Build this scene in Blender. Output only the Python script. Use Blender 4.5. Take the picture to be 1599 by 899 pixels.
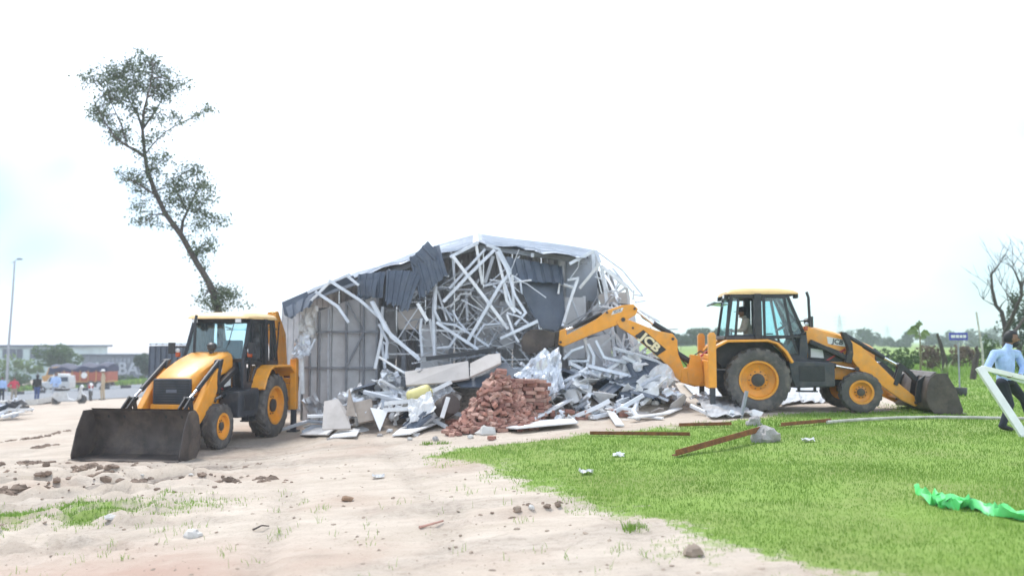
import bpy, bmesh, math, random
import numpy as np
from mathutils import Vector, Matrix, noise as mnoise
R = math.radians
random.seed(7); RNG = np.random.default_rng(11)
scn = bpy.context.scene
COL = scn.collection
for o in list(bpy.data.objects): bpy.data.objects.remove(o)

# ------------------------------------------------------------------ camera
FPX, PW, PH, HOR, CAMZ = 1250.0, 1599.0, 899.0, 533.0, 1.55
PITCH = math.atan((HOR - PH / 2) / FPX)
cam = bpy.data.cameras.new('camera'); camo = bpy.data.objects.new('camera', cam); COL.objects.link(camo)
camo.location = (0, 0, CAMZ); camo.rotation_euler = (R(90) + PITCH, 0, 0)
cam.sensor_width = 36; cam.lens = 36 * FPX / PW; cam.clip_end = 6000; cam.clip_start = 0.1
cam.dof.use_dof = True; cam.dof.focus_distance = 11.5; cam.dof.aperture_fstop = cam.lens / 1000 / 0.034
scn.camera = camo

# ------------------------------------------------------------------ world, sun, exposure
SUN_EL, SUN_AZ = R(58), R(-35)          # azimuth measured from +Y towards +X
W = bpy.data.worlds.new('World'); scn.world = W; W.use_nodes = True
nt = W.node_tree; nt.nodes.clear()
out = nt.nodes.new('ShaderNodeOutputWorld'); bg = nt.nodes.new('ShaderNodeBackground')
sky = nt.nodes.new('ShaderNodeTexSky'); sky.sky_type = 'NISHITA'; sky.sun_disc = False
sky.sun_elevation = SUN_EL; sky.sun_rotation = SUN_AZ; sky.air_density = 1.0; sky.dust_density = 0.4; sky.ozone_density = 2.0
tc = nt.nodes.new('ShaderNodeTexCoord')
nz = nt.nodes.new('ShaderNodeTexNoise'); nz.inputs['Scale'].default_value = 1.6; nz.inputs['Detail'].default_value = 4; nz.inputs['Roughness'].default_value = .5
rp = nt.nodes.new('ShaderNodeMapRange'); rp.inputs[1].default_value = .42; rp.inputs[2].default_value = .60; rp.inputs[3].default_value = .02; rp.inputs[4].default_value = .97
mx = nt.nodes.new('ShaderNodeMix'); mx.data_type = 'RGBA'
mx.inputs[7].default_value = (10.7, 11.6, 12.7, 1)      # bright even cloud cover
nt.links.new(tc.outputs['Generated'], nz.inputs['Vector']); nt.links.new(nz.outputs['Fac'], rp.inputs[0])
nt.links.new(rp.outputs[0], mx.inputs[0]); thin = nt.nodes.new('ShaderNodeVectorMath'); thin.operation = 'MULTIPLY'; thin.inputs[1].default_value = (.33, .47, .55)      # clear air dimmed by thin cloud
nt.links.new(sky.outputs[0], thin.inputs[0]); nt.links.new(thin.outputs[0], mx.inputs[6]); nt.links.new(mx.outputs[2], bg.inputs[0])
bg.inputs[1].default_value = 0.075
nt.links.new(bg.outputs[0], out.inputs[0])
sl = bpy.data.lights.new('sun', 'SUN'); sl.energy = 1.3; sl.angle = R(14); sl.color = (1, .975, .94)
so = bpy.data.objects.new('sun', sl); COL.objects.link(so)
sd = Vector((math.sin(SUN_AZ) * math.cos(SUN_EL), math.cos(SUN_AZ) * math.cos(SUN_EL), math.sin(SUN_EL)))
so.rotation_euler = sd.to_track_quat('Z', 'Y').to_euler()
so.location = (0, 0, 60)
vs = scn.view_settings; vs.view_transform = 'Standard'; vs.look = 'None'; vs.gamma = 1; vs.use_curve_mapping = False
vs.exposure = 1.64
scn.cycles.max_bounces = 6; scn.cycles.transparent_max_bounces = 12; scn.cycles.volume_bounces = 1

# ------------------------------------------------------------------ pixels to places
_F = Vector((0, math.cos(PITCH), math.sin(PITCH))); _U = Vector((0, -math.sin(PITCH), math.cos(PITCH)))
def ray(px, py):
    return _F * FPX + Vector((px - PW / 2, 0, 0)) - _U * (py - PH / 2)
def at(px, py, Y):
    d = ray(px, py); return Vector((0, 0, CAMZ)) + d * (Y / d.y)

# ------------------------------------------------------------------ numpy noise and terrain
def vnoise(x, y, seed=0):
    x = np.asarray(x, float); y = np.asarray(y, float)
    xi = np.floor(x).astype(np.int64); yi = np.floor(y).astype(np.int64)
    fx = x - xi; fy = y - yi
    fx = fx * fx * (3 - 2 * fx); fy = fy * fy * (3 - 2 * fy)
    def h(a, b):
        n = (a * 374761393 + b * 668265263 + seed * 974634541) & 0xffffffff
        n = ((n ^ (n >> 13)) * 1274126177) & 0xffffffff
        return ((n ^ (n >> 16)) & 0xffff) / 65535.0
    return (h(xi, yi) * (1 - fx) + h(xi + 1, yi) * fx) * (1 - fy) + (h(xi, yi + 1) * (1 - fx) + h(xi + 1, yi + 1) * fx) * fy
def fbm(x, y, seed=0, oct=4):
    v = 0; a = .5; t = 0
    for k in range(oct):
        v = v + a * vnoise(x * 2 ** k, y * 2 ** k, seed + k * 17); t += a; a *= .5
    return v / t
def sstep(a, b, x):
    t = np.clip((x - a) / (b - a), 0, 1); return t * t * (3 - 2 * t)
PADZ = -.72
def tracks(x, y):      # shallow wheel marks curving over the sand
    v = 0
    for c0, k, q, o in ((-2.2, -.16, -.012, 0), (-2.2, -.16, -.012, 1.72), (-.6, .02, -.03, 0), (-.6, .02, -.03, 1.72)):
        c = c0 + o + k * (y - 7) + q * (y - 7) ** 2
        v = np.maximum(v, np.exp(-((x - c + .12 * (fbm(x * 1.5, y * 1.5, 15, 2) - .5)) / .17) ** 4) * sstep(.25, .5, fbm(y * .5 + o, x * .3, 19, 2)))
    return v * sstep(5.5, 6.5, y) * (1 - sstep(14, 17, y))
def ground_np(x, y):
    x = np.asarray(x, float); y = np.asarray(y, float)
    s = np.clip(4.3 - x, -60, 70)
    z = -.058 * (s + np.sqrt(s * s + 1)) / 2
    z = z - .010 * np.clip(y - 25, 0, 75) * sstep(5, 16, -x)
    near = 1 - sstep(26, 45, y)
    rough = (fbm(x * .45, y * .45, 3) - .5) * .10 + (fbm(x * 2.2, y * 2.2, 9, 3) - .5) * .045
    rut = sstep(2.5, 4.5, -x) * (1 - sstep(10.5, 13, y)) * sstep(7.2, 8.3, y)
    rr = np.abs(fbm(x * .8 + 4, y * 2.6, 21, 3) - .5) * 2
    rough = rough + rut * (.10 * (1 - sstep(0, .16, rr)) - .03)
    rz_ = sstep(3.6, 5.4, -x) * (1 - sstep(14.8, 16.2, y)) * sstep(10.6, 11.6, y)
    rr2 = np.abs(fbm(x * .55 + 9, y * 1.5 + 3, 41, 4) - .5) * 2
    rough = rough + rz_ * (.16 * (1 - sstep(0, .22, rr2)) - .02) + rz_ * (fbm(x * 4, y * 4, 44, 3) - .5) * .09
    # a little washed-out step in the sand in the foreground
    e = (y - (8.55 + .25 * np.sin(x * 1.7) + .25 * (fbm(x * 2, y * 0, 5) - .5)))
    rough = rough + .06 * sstep(-.06, .06, e) * (1 - sstep(.3, 1.2, e)) * np.exp(-((x - .3) / .9) ** 2)
    trk = tracks(x, y); rough = rough - trk * (.028 + .018 * np.sin(y * 26 + x * 9))
    pad = np.exp(-((x + 6.8) / 2.7) ** 6 - ((y - 17.6) / 3.8) ** 6)
    padr = np.exp(-((x - 7.2) / 3.3) ** 6 - ((y - 18.5) / 1.7) ** 6)
    z = z * (1 - pad) + PADZ * pad
    z = z * (1 - padr) - 0.01 * padr
    z = z + rough * near * (1 - .75 * np.maximum(pad, padr)) * (1 - .6 * sstep(3, 5, x))
    # earth and rubble under the debris heap
    win = sstep(-4.6, -3.6, x) * (1 - sstep(3.0, 4.6, x))
    z = z + win * np.exp(-((y - 19.5) / 1.15) ** 2) * (.35 + .75 * fbm(x * .9, y * .9, 31, 3))
    return z
def gz(x, y): return float(ground_np(np.array([x]), np.array([y]))[0])
_ys = np.concatenate([np.arange(3, 40, .03), np.arange(40, 400, .25)])
def gpt(px, py):
    d = ray(px, py); d = d / d.y
    z = CAMZ + d.z * _ys; g = ground_np(d.x * _ys, _ys)
    i = np.argmax(z <= g)
    Y = _ys[i]; return Vector((d.x * Y, Y, float(g[i])))

# ------------------------------------------------------------------ materials
MATS = {}
def mat(name, col, rough=.6, metal=0, var=.12, scale=6, bump=0, bscale=40, col2=None, spec=.5, dirt=None, dirt_amt=.5, dscale=2.5, coat=0):
    if name in MATS: return MATS[name]
    m = bpy.data.materials.new(name); m.use_nodes = True; t = m.node_tree; b = t.nodes['Principled BSDF']
    tcn = t.nodes.new('ShaderNodeTexCoord'); n = t.nodes.new('ShaderNodeTexNoise'); n.inputs['Scale'].default_value = scale; n.inputs['Detail'].default_value = 5
    oi = t.nodes.new('ShaderNodeObjectInfo')
    ad = t.nodes.new('ShaderNodeVectorMath'); ad.operation = 'ADD'
    mu = t.nodes.new('ShaderNodeMath'); mu.operation = 'MULTIPLY'; mu.inputs[1].default_value = 37
    t.links.new(oi.outputs['Random'], mu.inputs[0]); t.links.new(tcn.outputs['Object'], ad.inputs[0]); t.links.new(mu.outputs[0], ad.inputs[1])
    t.links.new(ad.outputs[0], n.inputs['Vector'])
    r = t.nodes.new('ShaderNodeMix'); r.data_type = 'RGBA'
    c2 = col2 if col2 else tuple(c * (1 - var) for c in col)
    c1 = col if col2 else tuple(min(1, c * (1 + var)) for c in col)
    r.inputs[6].default_value = (*c2, 1); r.inputs[7].default_value = (*c1, 1)
    mr = t.nodes.new('ShaderNodeMapRange'); mr.inputs[1].default_value = .32; mr.inputs[2].default_value = .68
    t.links.new(n.outputs['Fac'], mr.inputs[0]); t.links.new(mr.outputs[0], r.inputs[0])
    last = r.outputs[2]
    if dirt:
        n2 = t.nodes.new('ShaderNodeTexNoise'); n2.inputs['Scale'].default_value = dscale; n2.inputs['Detail'].default_value = 8; n2.inputs['Roughness'].default_value = .7
        t.links.new(ad.outputs[0], n2.inputs['Vector'])
        m2 = t.nodes.new('ShaderNodeMapRange'); m2.inputs[1].default_value = .48; m2.inputs[2].default_value = .72; m2.inputs[4].default_value = dirt_amt
        t.links.new(n2.outputs['Fac'], m2.inputs[0])
        r2 = t.nodes.new('ShaderNodeMix'); r2.data_type = 'RGBA'; r2.inputs[7].default_value = (*dirt, 1)
        t.links.new(m2.outputs[0], r2.inputs[0]); t.links.new(last, r2.inputs[6]); last = r2.outputs[2]
    t.links.new(last, b.inputs['Base Color'])
    b.inputs['Roughness'].default_value = rough; b.inputs['Metallic'].default_value = metal; b.inputs['Specular IOR Level'].default_value = spec
    b.inputs['Coat Weight'].default_value = coat
    if bump:
        n3 = t.nodes.new('ShaderNodeTexNoise'); n3.inputs['Scale'].default_value = bscale; n3.inputs['Detail'].default_value = 4
        t.links.new(ad.outputs[0], n3.inputs['Vector'])
        bm_ = t.nodes.new('ShaderNodeBump'); bm_.inputs['Strength'].default_value = bump; bm_.inputs['Distance'].default_value = .02
        t.links.new(n3.outputs['Fac'], bm_.inputs['Height']); t.links.new(bm_.outputs[0], b.inputs['Normal'])
    MATS[name] = m; return m
def glass_mat(name, tint, alpha, rough=.05):
    m = bpy.data.materials.new(name); m.use_nodes = True; t = m.node_tree; t.nodes.clear()
    o = t.nodes.new('ShaderNodeOutputMaterial'); tr = t.nodes.new('ShaderNodeBsdfTransparent'); tr.inputs[0].default_value = (*tint, 1)
    gl = t.nodes.new('ShaderNodeBsdfGlossy'); gl.inputs[1].default_value = rough; df = t.nodes.new('ShaderNodeBsdfDiffuse'); df.inputs[0].default_value = (.55, .56, .54, 1)
    fr = t.nodes.new('ShaderNodeFresnel'); fr.inputs[0].default_value = 1.5
    a = t.nodes.new('ShaderNodeMixShader'); b_ = t.nodes.new('ShaderNodeMixShader'); n = t.nodes.new('ShaderNodeTexNoise'); n.inputs['Scale'].default_value = 4
    mm = t.nodes.new('ShaderNodeMath'); mm.operation = 'MULTIPLY'; mm.inputs[1].default_value = alpha
    t.links.new(n.outputs['Fac'], mm.inputs[0]); t.links.new(mm.outputs[0], a.inputs[0]); t.links.new(tr.outputs[0], a.inputs[1]); t.links.new(df.outputs[0], a.inputs[2])
    t.links.new(fr.outputs[0], b_.inputs[0]); t.links.new(a.outputs[0], b_.inputs[1]); t.links.new(gl.outputs[0], b_.inputs[2]); t.links.new(b_.outputs[0], o.inputs[0])
    MATS[name] = m; return m
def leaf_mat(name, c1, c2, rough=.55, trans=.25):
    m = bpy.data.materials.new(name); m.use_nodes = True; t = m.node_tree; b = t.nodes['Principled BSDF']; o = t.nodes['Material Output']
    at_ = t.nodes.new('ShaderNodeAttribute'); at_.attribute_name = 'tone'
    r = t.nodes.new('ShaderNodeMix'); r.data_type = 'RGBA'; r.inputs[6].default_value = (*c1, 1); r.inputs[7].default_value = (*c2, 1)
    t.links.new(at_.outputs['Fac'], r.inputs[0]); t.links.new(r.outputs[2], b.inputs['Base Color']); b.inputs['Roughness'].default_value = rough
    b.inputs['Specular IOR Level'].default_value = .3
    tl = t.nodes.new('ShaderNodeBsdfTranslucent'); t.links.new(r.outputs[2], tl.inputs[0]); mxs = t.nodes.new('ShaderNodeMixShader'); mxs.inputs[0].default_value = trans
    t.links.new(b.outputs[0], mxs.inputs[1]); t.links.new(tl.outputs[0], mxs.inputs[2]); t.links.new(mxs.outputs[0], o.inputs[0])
    MATS[name] = m; return m

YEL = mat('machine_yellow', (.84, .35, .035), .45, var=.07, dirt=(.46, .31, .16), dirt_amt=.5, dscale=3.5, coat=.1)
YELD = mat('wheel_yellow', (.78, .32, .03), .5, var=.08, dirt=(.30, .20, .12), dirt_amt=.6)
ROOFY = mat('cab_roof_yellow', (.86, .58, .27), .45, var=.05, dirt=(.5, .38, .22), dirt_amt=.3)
BLK = mat('black_paint', (.020, .022, .026), .45, var=.2, dirt=(.10, .09, .075), dirt_amt=.5)
DGR = mat('dark_grey_plastic', (.040, .045, .055), .55, var=.2, dirt=(.15, .13, .11), dirt_amt=.45)
RUB = mat('tyre_rubber', (.095, .090, .086), .85, var=.2, dirt=(.24, .20, .165), dirt_amt=.75, dscale=4, bump=.3)
BKT = mat('bucket_steel', (.100, .083, .074), .58, .2, var=.25, scale=3, col2=(.042, .034, .031), dirt=(.20, .15, .11), dirt_amt=.55, bump=.25, bscale=14)
CHR = mat('ram_chrome', (.8, .8, .82), .2, .9, var=.05)
SEAT = mat('seat_grey', (.16, .17, .2), .8)
HUB = mat('hub_dark', (.05, .045, .04), .6, dirt=(.2, .15, .1))
WHT = mat('white_decal', (.75, .76, .75), .5, var=.05)
CREAM = mat('cream_letter', (.80, .70, .45), .5, var=.04)
REDD = mat('red_decal', (.45, .05, .05), .5)
LMPW = mat('lamp_lens', (.75, .77, .78), .15)
LMPR = mat('lamp_red', (.5, .10, .03), .2)
GLS = glass_mat('cab_glass', (.78, .95, .97), .10)
STL = mat('galvanised_steel', (.64, .68, .74), .45, .2, var=.15, scale=5, dirt=(.33, .32, .31), dirt_amt=.45)
STL2 = mat('painted_white_steel', (.76, .78, .81), .5, .0, var=.08, dirt=(.42, .40, .37), dirt_amt=.4)
STLD = mat('dark_grey_steel', (.30, .32, .36), .5, .2, var=.15, dirt=(.2, .2, .2))  # darker grey steel for studs, posts and poles
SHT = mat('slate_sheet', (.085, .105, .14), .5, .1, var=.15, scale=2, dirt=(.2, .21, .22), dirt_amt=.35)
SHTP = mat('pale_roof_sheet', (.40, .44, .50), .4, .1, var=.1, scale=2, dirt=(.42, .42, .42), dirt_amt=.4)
FOIL = mat('silver_sheet', (.68, .70, .74), .32, .45, var=.12, scale=3, dirt=(.4, .39, .38), dirt_amt=.4, bump=.2, bscale=9)
PANEL = mat('grey_wall_panel', (.66, .67, .69), .7, var=.07, scale=3, dirt=(.45, .45, .46), dirt_amt=.5)
BEIGE = mat('beige_board', (.48, .44, .41), .8, var=.07, scale=2, dirt=(.33, .29, .25), dirt_amt=.5)
WBOARD = mat('white_board', (.70, .70, .70), .75, var=.07, scale=2, dirt=(.45, .41, .36), dirt_amt=.5)
DARKB = mat('dark_beam', (.030, .034, .042), .5, dirt=(.12, .12, .12))
PLAST = mat('yellow_plastic', (.70, .62, .25), .5, dirt=(.5, .45, .3))
CARD = mat('brown_board', (.30, .25, .21), .85, dirt=(.4, .36, .32))
RUST = mat('rusty_steel', (.26, .10, .03), .85, var=.3, scale=14, col2=(.14, .055, .025), bump=.3)
CONC = mat('concrete', (.36, .34, .33), .9, var=.18, scale=9, dirt=(.22, .19, .16), dirt_amt=.6, bump=.5)
STONE = mat('pale_stone', (.54, .52, .49), .85, var=.1, bump=.3)
WOODW = mat('whitewashed_pole', (.50, .48, .44), .85, var=.2, dirt=(.25, .21, .16), dirt_amt=.6)
BARK = mat('bark', (.075, .062, .052), .9, var=.3, scale=8, bump=.6, bscale=25)
BARKD = mat('dead_bark', (.055, .042, .036), .9, var=.3, scale=8, bump=.5)
PIPE = mat('white_frame', (.80, .81, .78), .45, var=.04, dirt=(.55, .55, .48), dirt_amt=.3)
ASPH = mat('asphalt', (.17, .175, .19), .8, var=.1, scale=2, dirt=(.30, .28, .26), dirt_amt=.4)
KERBW = mat('kerb_white', (.6, .6, .6), .8); KERBB = mat('kerb_black', (.05, .05, .055), .8)
SLAB = mat('pale_concrete_edge', (.55, .53, .50), .85, var=.1)
BWALL = mat('grey_cladding', (.15, .175, .21), .6, var=.08, scale=.3)
SIGNB = mat('sign_blue', (.06, .07, .36), .5)
GLASSD = mat('dark_glazing', (.045, .06, .09), .25)
PALEB = mat('pale_facade', (.40, .50, .52), .6, var=.15, scale=.4)
SKIN = mat('skin', (.20, .105, .065), .6, var=.05); HAIR = mat('hair_black', (.012, .011, .011), .6)
# ------------------------------------------------------------------ mesh builder
class MB:
    def __init__(s): s.v = []; s.f = []; s.m = []
    def add(s, vs, fs, m=0, M=None):
        o = len(s.v)
        s.v += [tuple(M @ Vector(p)) if M else tuple(p) for p in vs]
        s.f += [tuple(i + o for i in f) for f in fs]; s.m += [m] * len(fs); return s
    def box(s, c, d, m=0, rot=None, taper=1.0):
        x, y, z = d[0] / 2, d[1] / 2, d[2] / 2; t = taper
        vs = [(-x, -y, -z), (x, -y, -z), (x, y, -z), (-x, y, -z), (-x * t, -y * t, z), (x * t, -y * t, z), (x * t, y * t, z), (-x * t, y * t, z)]
        M = Matrix.Translation(c) @ (rot.to_4x4() if rot else Matrix.Identity(4))
        return s.add(vs, [(3, 2, 1, 0), (4, 5, 6, 7), (0, 1, 5, 4), (1, 2, 6, 5), (2, 3, 7, 6), (3, 0, 4, 7)], m, M)
    def prism(s, poly, y0, y1, m=0):           # side profile (x, z) swept along y
        a = sum(poly[i][0] * poly[(i + 1) % len(poly)][1] - poly[(i + 1) % len(poly)][0] * poly[i][1] for i in range(len(poly)))
        if a < 0: poly = poly[::-1]
        n = len(poly); vs = [(x, y0, z) for x, z in poly] + [(x, y1, z) for x, z in poly]
        fs = [tuple(range(n)), tuple(range(2 * n - 1, n - 1, -1))] + [(i, i + n, (i + 1) % n + n, (i + 1) % n) for i in range(n)]
        return s.add(vs, fs, m)
    def tube(s, pts, r, n=8, m=0, sq=None, cap=True, up=(0, 0, 1), roll=0):
        pts = [Vector(p) for p in pts]; N = len(pts); rs = r if hasattr(r, '__len__') else [r] * N
        T = [(pts[min(i + 1, N - 1)] - pts[max(i - 1, 0)]).normalized() for i in range(N)]
        u = Vector(up).cross(T[0])
        if u.length < 1e-3: u = Vector((1, 0, 0)).cross(T[0])
        u.normalize(); vs = []
        for i in range(N):
            u = (u - T[i] * u.dot(T[i])).normalized(); w = T[i].cross(u)
            k = 1.0
            if 0 < i < N - 1:
                c = (pts[i] - pts[i - 1]).normalized().dot((pts[i + 1] - pts[i]).normalized()); k = min(1.35, 1 / max(.5, math.sqrt(max(0, (1 + c) / 2))))
            if sq:
                a, b = sq[0] / 2 * k, sq[1] / 2
                ring = [(a, b), (-a, b), (-a, -b), (a, -b)]
                vs += [pts[i] + u * p + w * q for p, q in ring]
            else:
                vs += [pts[i] + (u * math.cos(2 * math.pi * j / n + roll) + w * math.sin(2 * math.pi * j / n + roll)) * rs[i] for j in range(n)]
        q = 4 if sq else n
        fs = [(i * q + j, i * q + (j + 1) % q, (i + 1) * q + (j + 1) % q, (i + 1) * q + j) for i in range(N - 1) for j in range(q)]
        if cap: fs += [tuple(range(q - 1, -1, -1)), tuple((N - 1) * q + j for j in range(q))]
        return s.add(vs, fs, m)
    def lathe(s, prof, c, axis, n=24, m=0, cap=True):    # profile (radius, along axis)
        ax = Vector(axis).normalized(); u = ax.orthogonal().normalized(); w = ax.cross(u); c = Vector(c); vs = []
        for r_, a in prof:
            vs += [c + ax * a + (u * math.cos(2 * math.pi * j / n) + w * math.sin(2 * math.pi * j / n)) * r_ for j in range(n)]
        P = len(prof)
        fs = [(i * n + j, i * n + (j + 1) % n, (i + 1) * n + (j + 1) % n, (i + 1) * n + j) for i in range(P - 1) for j in range(n)]
        if cap and prof[0][0] > 1e-4: fs.append(tuple(range(n - 1, -1, -1)))
        if cap and prof[-1][0] > 1e-4: fs.append(tuple((P - 1) * n + j for j in range(n)))
        return s.add(vs, fs, m)
    def ball(s, c, r, m=0, n=10, k=7, M=None):
        r = r if hasattr(r, '__len__') else (r, r, r); vs = []
        for i in range(k + 1):
            th = math.pi * i / k
            vs += [Vector((r[0] * math.sin(th) * math.cos(2 * math.pi * j / n), r[1] * math.sin(th) * math.sin(2 * math.pi * j / n), r[2] * math.cos(th))) for j in range(n)]
        if M is not None: vs = [M @ p for p in vs]
        vs = [p + Vector(c) for p in vs]
        return s.add(vs, [(i * n + j, (i + 1) * n + j, (i + 1) * n + (j + 1) % n, i * n + (j + 1) % n) for i in range(k) for j in range(n)], m)
    def mesh(s, name, mats, smooth=None):
        me = bpy.data.meshes.new(name); me.from_pydata([tuple(p) for p in s.v], [], s.f)
        for mm in (mats if isinstance(mats, (list, tuple)) else [mats]): me.materials.append(mm)
        me.polygons.foreach_set('material_index', s.m)
        if smooth is not None:
            me.polygons.foreach_set('use_smooth', [True] * len(s.f)); me.set_sharp_from_angle(angle=R(smooth))
        me.update(); return me
    def build(s, name, mats, parent=None, smooth=None, bevel=0, loc=None):
        me = s.mesh(name, mats, smooth)
        return link(name, me, parent, bevel, loc)
def link(name, me, parent=None, bevel=0, loc=None):
    o = bpy.data.objects.new(name, me); COL.objects.link(o)
    if parent: o.parent = parent
    if loc is not None: o.location = loc
    if bevel:
        b = o.modifiers.new('bevel', 'BEVEL'); b.width = bevel; b.segments = 2; b.limit_method = 'ANGLE'; b.angle_limit = R(40)
    return o
def tag(o, label=None, cat=None, group=None, kind=None):
    if label: o['label'] = label
    if cat: o['category'] = cat
    if group: o['group'] = group
    if kind: o['kind'] = kind
    return o
def empty(name, loc=(0, 0, 0), rz=0, label=None, cat=None, group=None, scale=1):
    o = bpy.data.objects.new(name, None); COL.objects.link(o); o.location = loc; o.rotation_euler = (0, 0, rz); o.scale = (scale,) * 3
    o.empty_display_size = .2
    return tag(o, label, cat, group)
def copy_tree(o, parent=None):
    c = o.copy(); COL.objects.link(c); c.parent = parent
    for ch in list(o.children): copy_tree(ch, c)
    return c
def recentre(o):        # origin to the thing's own base
    me = o.data; n = len(me.vertices); a = np.empty(n * 3); me.vertices.foreach_get('co', a); a = a.reshape(-1, 3)
    c = np.array([(a[:, 0].min() + a[:, 0].max()) / 2, (a[:, 1].min() + a[:, 1].max()) / 2, a[:, 2].min()])
    a = a - c; me.vertices.foreach_set('co', a.ravel()); o.location = Vector(o.location) + Vector(c); me.update(); return o
def text_mesh(txt, size, extrude=.004, shear=0, bold=0):
    cu = bpy.data.curves.new('t', 'FONT'); cu.body = txt; cu.size = size; cu.extrude = extrude; cu.shear = shear; cu.offset = bold
    cu.align_x = 'CENTER'; cu.align_y = 'CENTER'; cu.resolution_u = 3
    o = bpy.data.objects.new('t', cu); COL.objects.link(o)
    dg = bpy.context.evaluated_depsgraph_get(); me = bpy.data.meshes.new_from_object(o.evaluated_get(dg)); bpy.data.objects.remove(o); return me
# ------------------------------------------------------------------ ground sheet
def lin(a, b, d): return np.arange(a, b, d)
xs = np.concatenate([-np.geomspace(1500, 16, 70), lin(-15.9, 16, .09), np.geomspace(16.2, 1500, 60)])
ysg = np.concatenate([[-60, -20, -5, 0, 2, 3], lin(3.5, 24, .085), np.geomspace(24.2, 2500, 120)])
LAWN_PX = [(1330, 912), (1255, 885), (1190, 866), (1120, 848), (1060, 826), (1000, 806), (930, 790), (850, 768), (800, 746), (755, 726), (676, 707), (722, 698), (820, 690), (900, 681), (1000, 670), (1090, 661), (1180, 653), (1240, 646), (1395, 642), (1418, 622), (1240, 610), (1105, 606), (1095, 592)]
lawn = [gpt(*p).to_2d() for p in LAWN_PX] + [Vector((9, 42)), Vector((60, 44)), Vector((60, 2))]
def inpoly(x, y, poly):
    r = np.zeros(x.shape, bool); n = len(poly); j = n - 1
    for i in range(n):
        xi, yi = poly[i]; xj, yj = poly[j]
        if yi != yj: r ^= ((yi > y) != (yj > y)) & (x < (xj - xi) * (y - yi) / (yj - yi) + xi)
        j = i
    return r
GPC = gpt(95, 795)
def lawn_mask(x, y):
    m = 0
    for k in range(4):
        sc = (.12, .25, .4, .6)[k]
        ox = (fbm(x * 1.6, y * 1.6, 50 + k, 3) - .5) * 4.2 * sc; oy = (fbm(x * 1.6, y * 1.6, 80 + k, 3) - .5) * 4.2 * sc
        m = m + inpoly(x + ox, y + oy, lawn)
    m = m / 4.0
    # sparse green on the left foreground, and far fields
    cx, cy = GPC.x, GPC.y
    e = np.exp(-((x - cx) / 1.7) ** 2 - ((y - cy) / .75) ** 2)
    m = np.maximum(m, np.clip(e * 1.7 * fbm(x * 2.2, y * 2.2, 66, 3) - .15, 0, 1))
    return np.clip(m, 0, 1)
def far_green(x, y): return sstep(38, 46, y) * sstep(2, 12, x)
GX, GY = np.meshgrid(xs, ysg); GZ = ground_np(GX, GY)
nx, ny = len(xs), len(ysg)
me = bpy.data.meshes.new('ground')
idx = np.arange(nx * ny).reshape(ny, nx)
quads = np.stack([idx[:-1, :-1], idx[:-1, 1:], idx[1:, 1:], idx[1:, :-1]], -1).reshape(-1, 4)
me.vertices.add(nx * ny); me.vertices.foreach_set('co', np.stack([GX, GY, GZ], -1).ravel())
me.loops.add(quads.size); me.loops.foreach_set('vertex_index', quads.ravel().astype(np.int32))
me.polygons.add(len(quads)); me.polygons.foreach_set('loop_start', np.arange(0, quads.size, 4, dtype=np.int32)); me.polygons.foreach_set('loop_total', np.full(len(quads), 4, np.int32))
me.update(calc_edges=True); me.polygons.foreach_set('use_smooth', np.ones(len(quads), bool))
a = me.attributes.new('grass', 'FLOAT', 'POINT'); a.data.foreach_set('value', np.maximum(lawn_mask(GX, GY), far_green(GX, GY)).ravel().astype(np.float32))
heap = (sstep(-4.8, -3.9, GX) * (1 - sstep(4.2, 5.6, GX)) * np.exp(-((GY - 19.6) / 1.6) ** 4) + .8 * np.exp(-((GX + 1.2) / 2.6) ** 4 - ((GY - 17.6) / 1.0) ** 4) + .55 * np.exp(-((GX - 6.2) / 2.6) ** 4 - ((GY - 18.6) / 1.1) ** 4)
        + .45 * np.exp(-((GX + 5.8) / 1.6) ** 4 - ((GY - 16.4) / 2.2) ** 4))  # mask also darkens the ground under both machines
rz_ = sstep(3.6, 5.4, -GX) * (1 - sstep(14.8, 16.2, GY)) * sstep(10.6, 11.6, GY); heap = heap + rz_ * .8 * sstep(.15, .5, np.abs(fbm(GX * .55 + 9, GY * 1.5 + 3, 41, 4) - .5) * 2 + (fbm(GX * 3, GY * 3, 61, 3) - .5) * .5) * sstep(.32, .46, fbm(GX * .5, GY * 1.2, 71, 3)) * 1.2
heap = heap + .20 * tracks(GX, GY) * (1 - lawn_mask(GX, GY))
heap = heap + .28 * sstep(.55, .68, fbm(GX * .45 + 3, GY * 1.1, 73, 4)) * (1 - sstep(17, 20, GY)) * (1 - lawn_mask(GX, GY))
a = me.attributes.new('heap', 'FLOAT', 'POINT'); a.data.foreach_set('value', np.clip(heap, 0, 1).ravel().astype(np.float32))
gm = bpy.data.materials.new('sandy_ground'); gm.use_nodes = True; t = gm.node_tree; b = t.nodes['Principled BSDF']
def N(k, **kw):
    n = t.nodes.new(k)
    for q, v in kw.items(): n.inputs[q].default_value = v
    return n
def MIX(fac, c1, c2):
    n = t.nodes.new('ShaderNodeMix'); n.data_type = 'RGBA'
    for s_, i in ((fac, 0), (c1, 6), (c2, 7)):
        if isinstance(s_, tuple): n.inputs[i].default_value = (*s_, 1)
        elif isinstance(s_, (int, float)): n.inputs[i].default_value = s_
        else: t.links.new(s_, n.inputs[i])
    return n.outputs[2]
def RNGE(src, a0, a1, b0=0, b1=1):
    n = t.nodes.new('ShaderNodeMapRange'); n.inputs[1].default_value = a0; n.inputs[2].default_value = a1; n.inputs[3].default_value = b0; n.inputs[4].default_value = b1
    t.links.new(src, n.inputs[0]); return n.outputs[0]
tcg = t.nodes.new('ShaderNodeTexCoord').outputs['Object']
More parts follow.
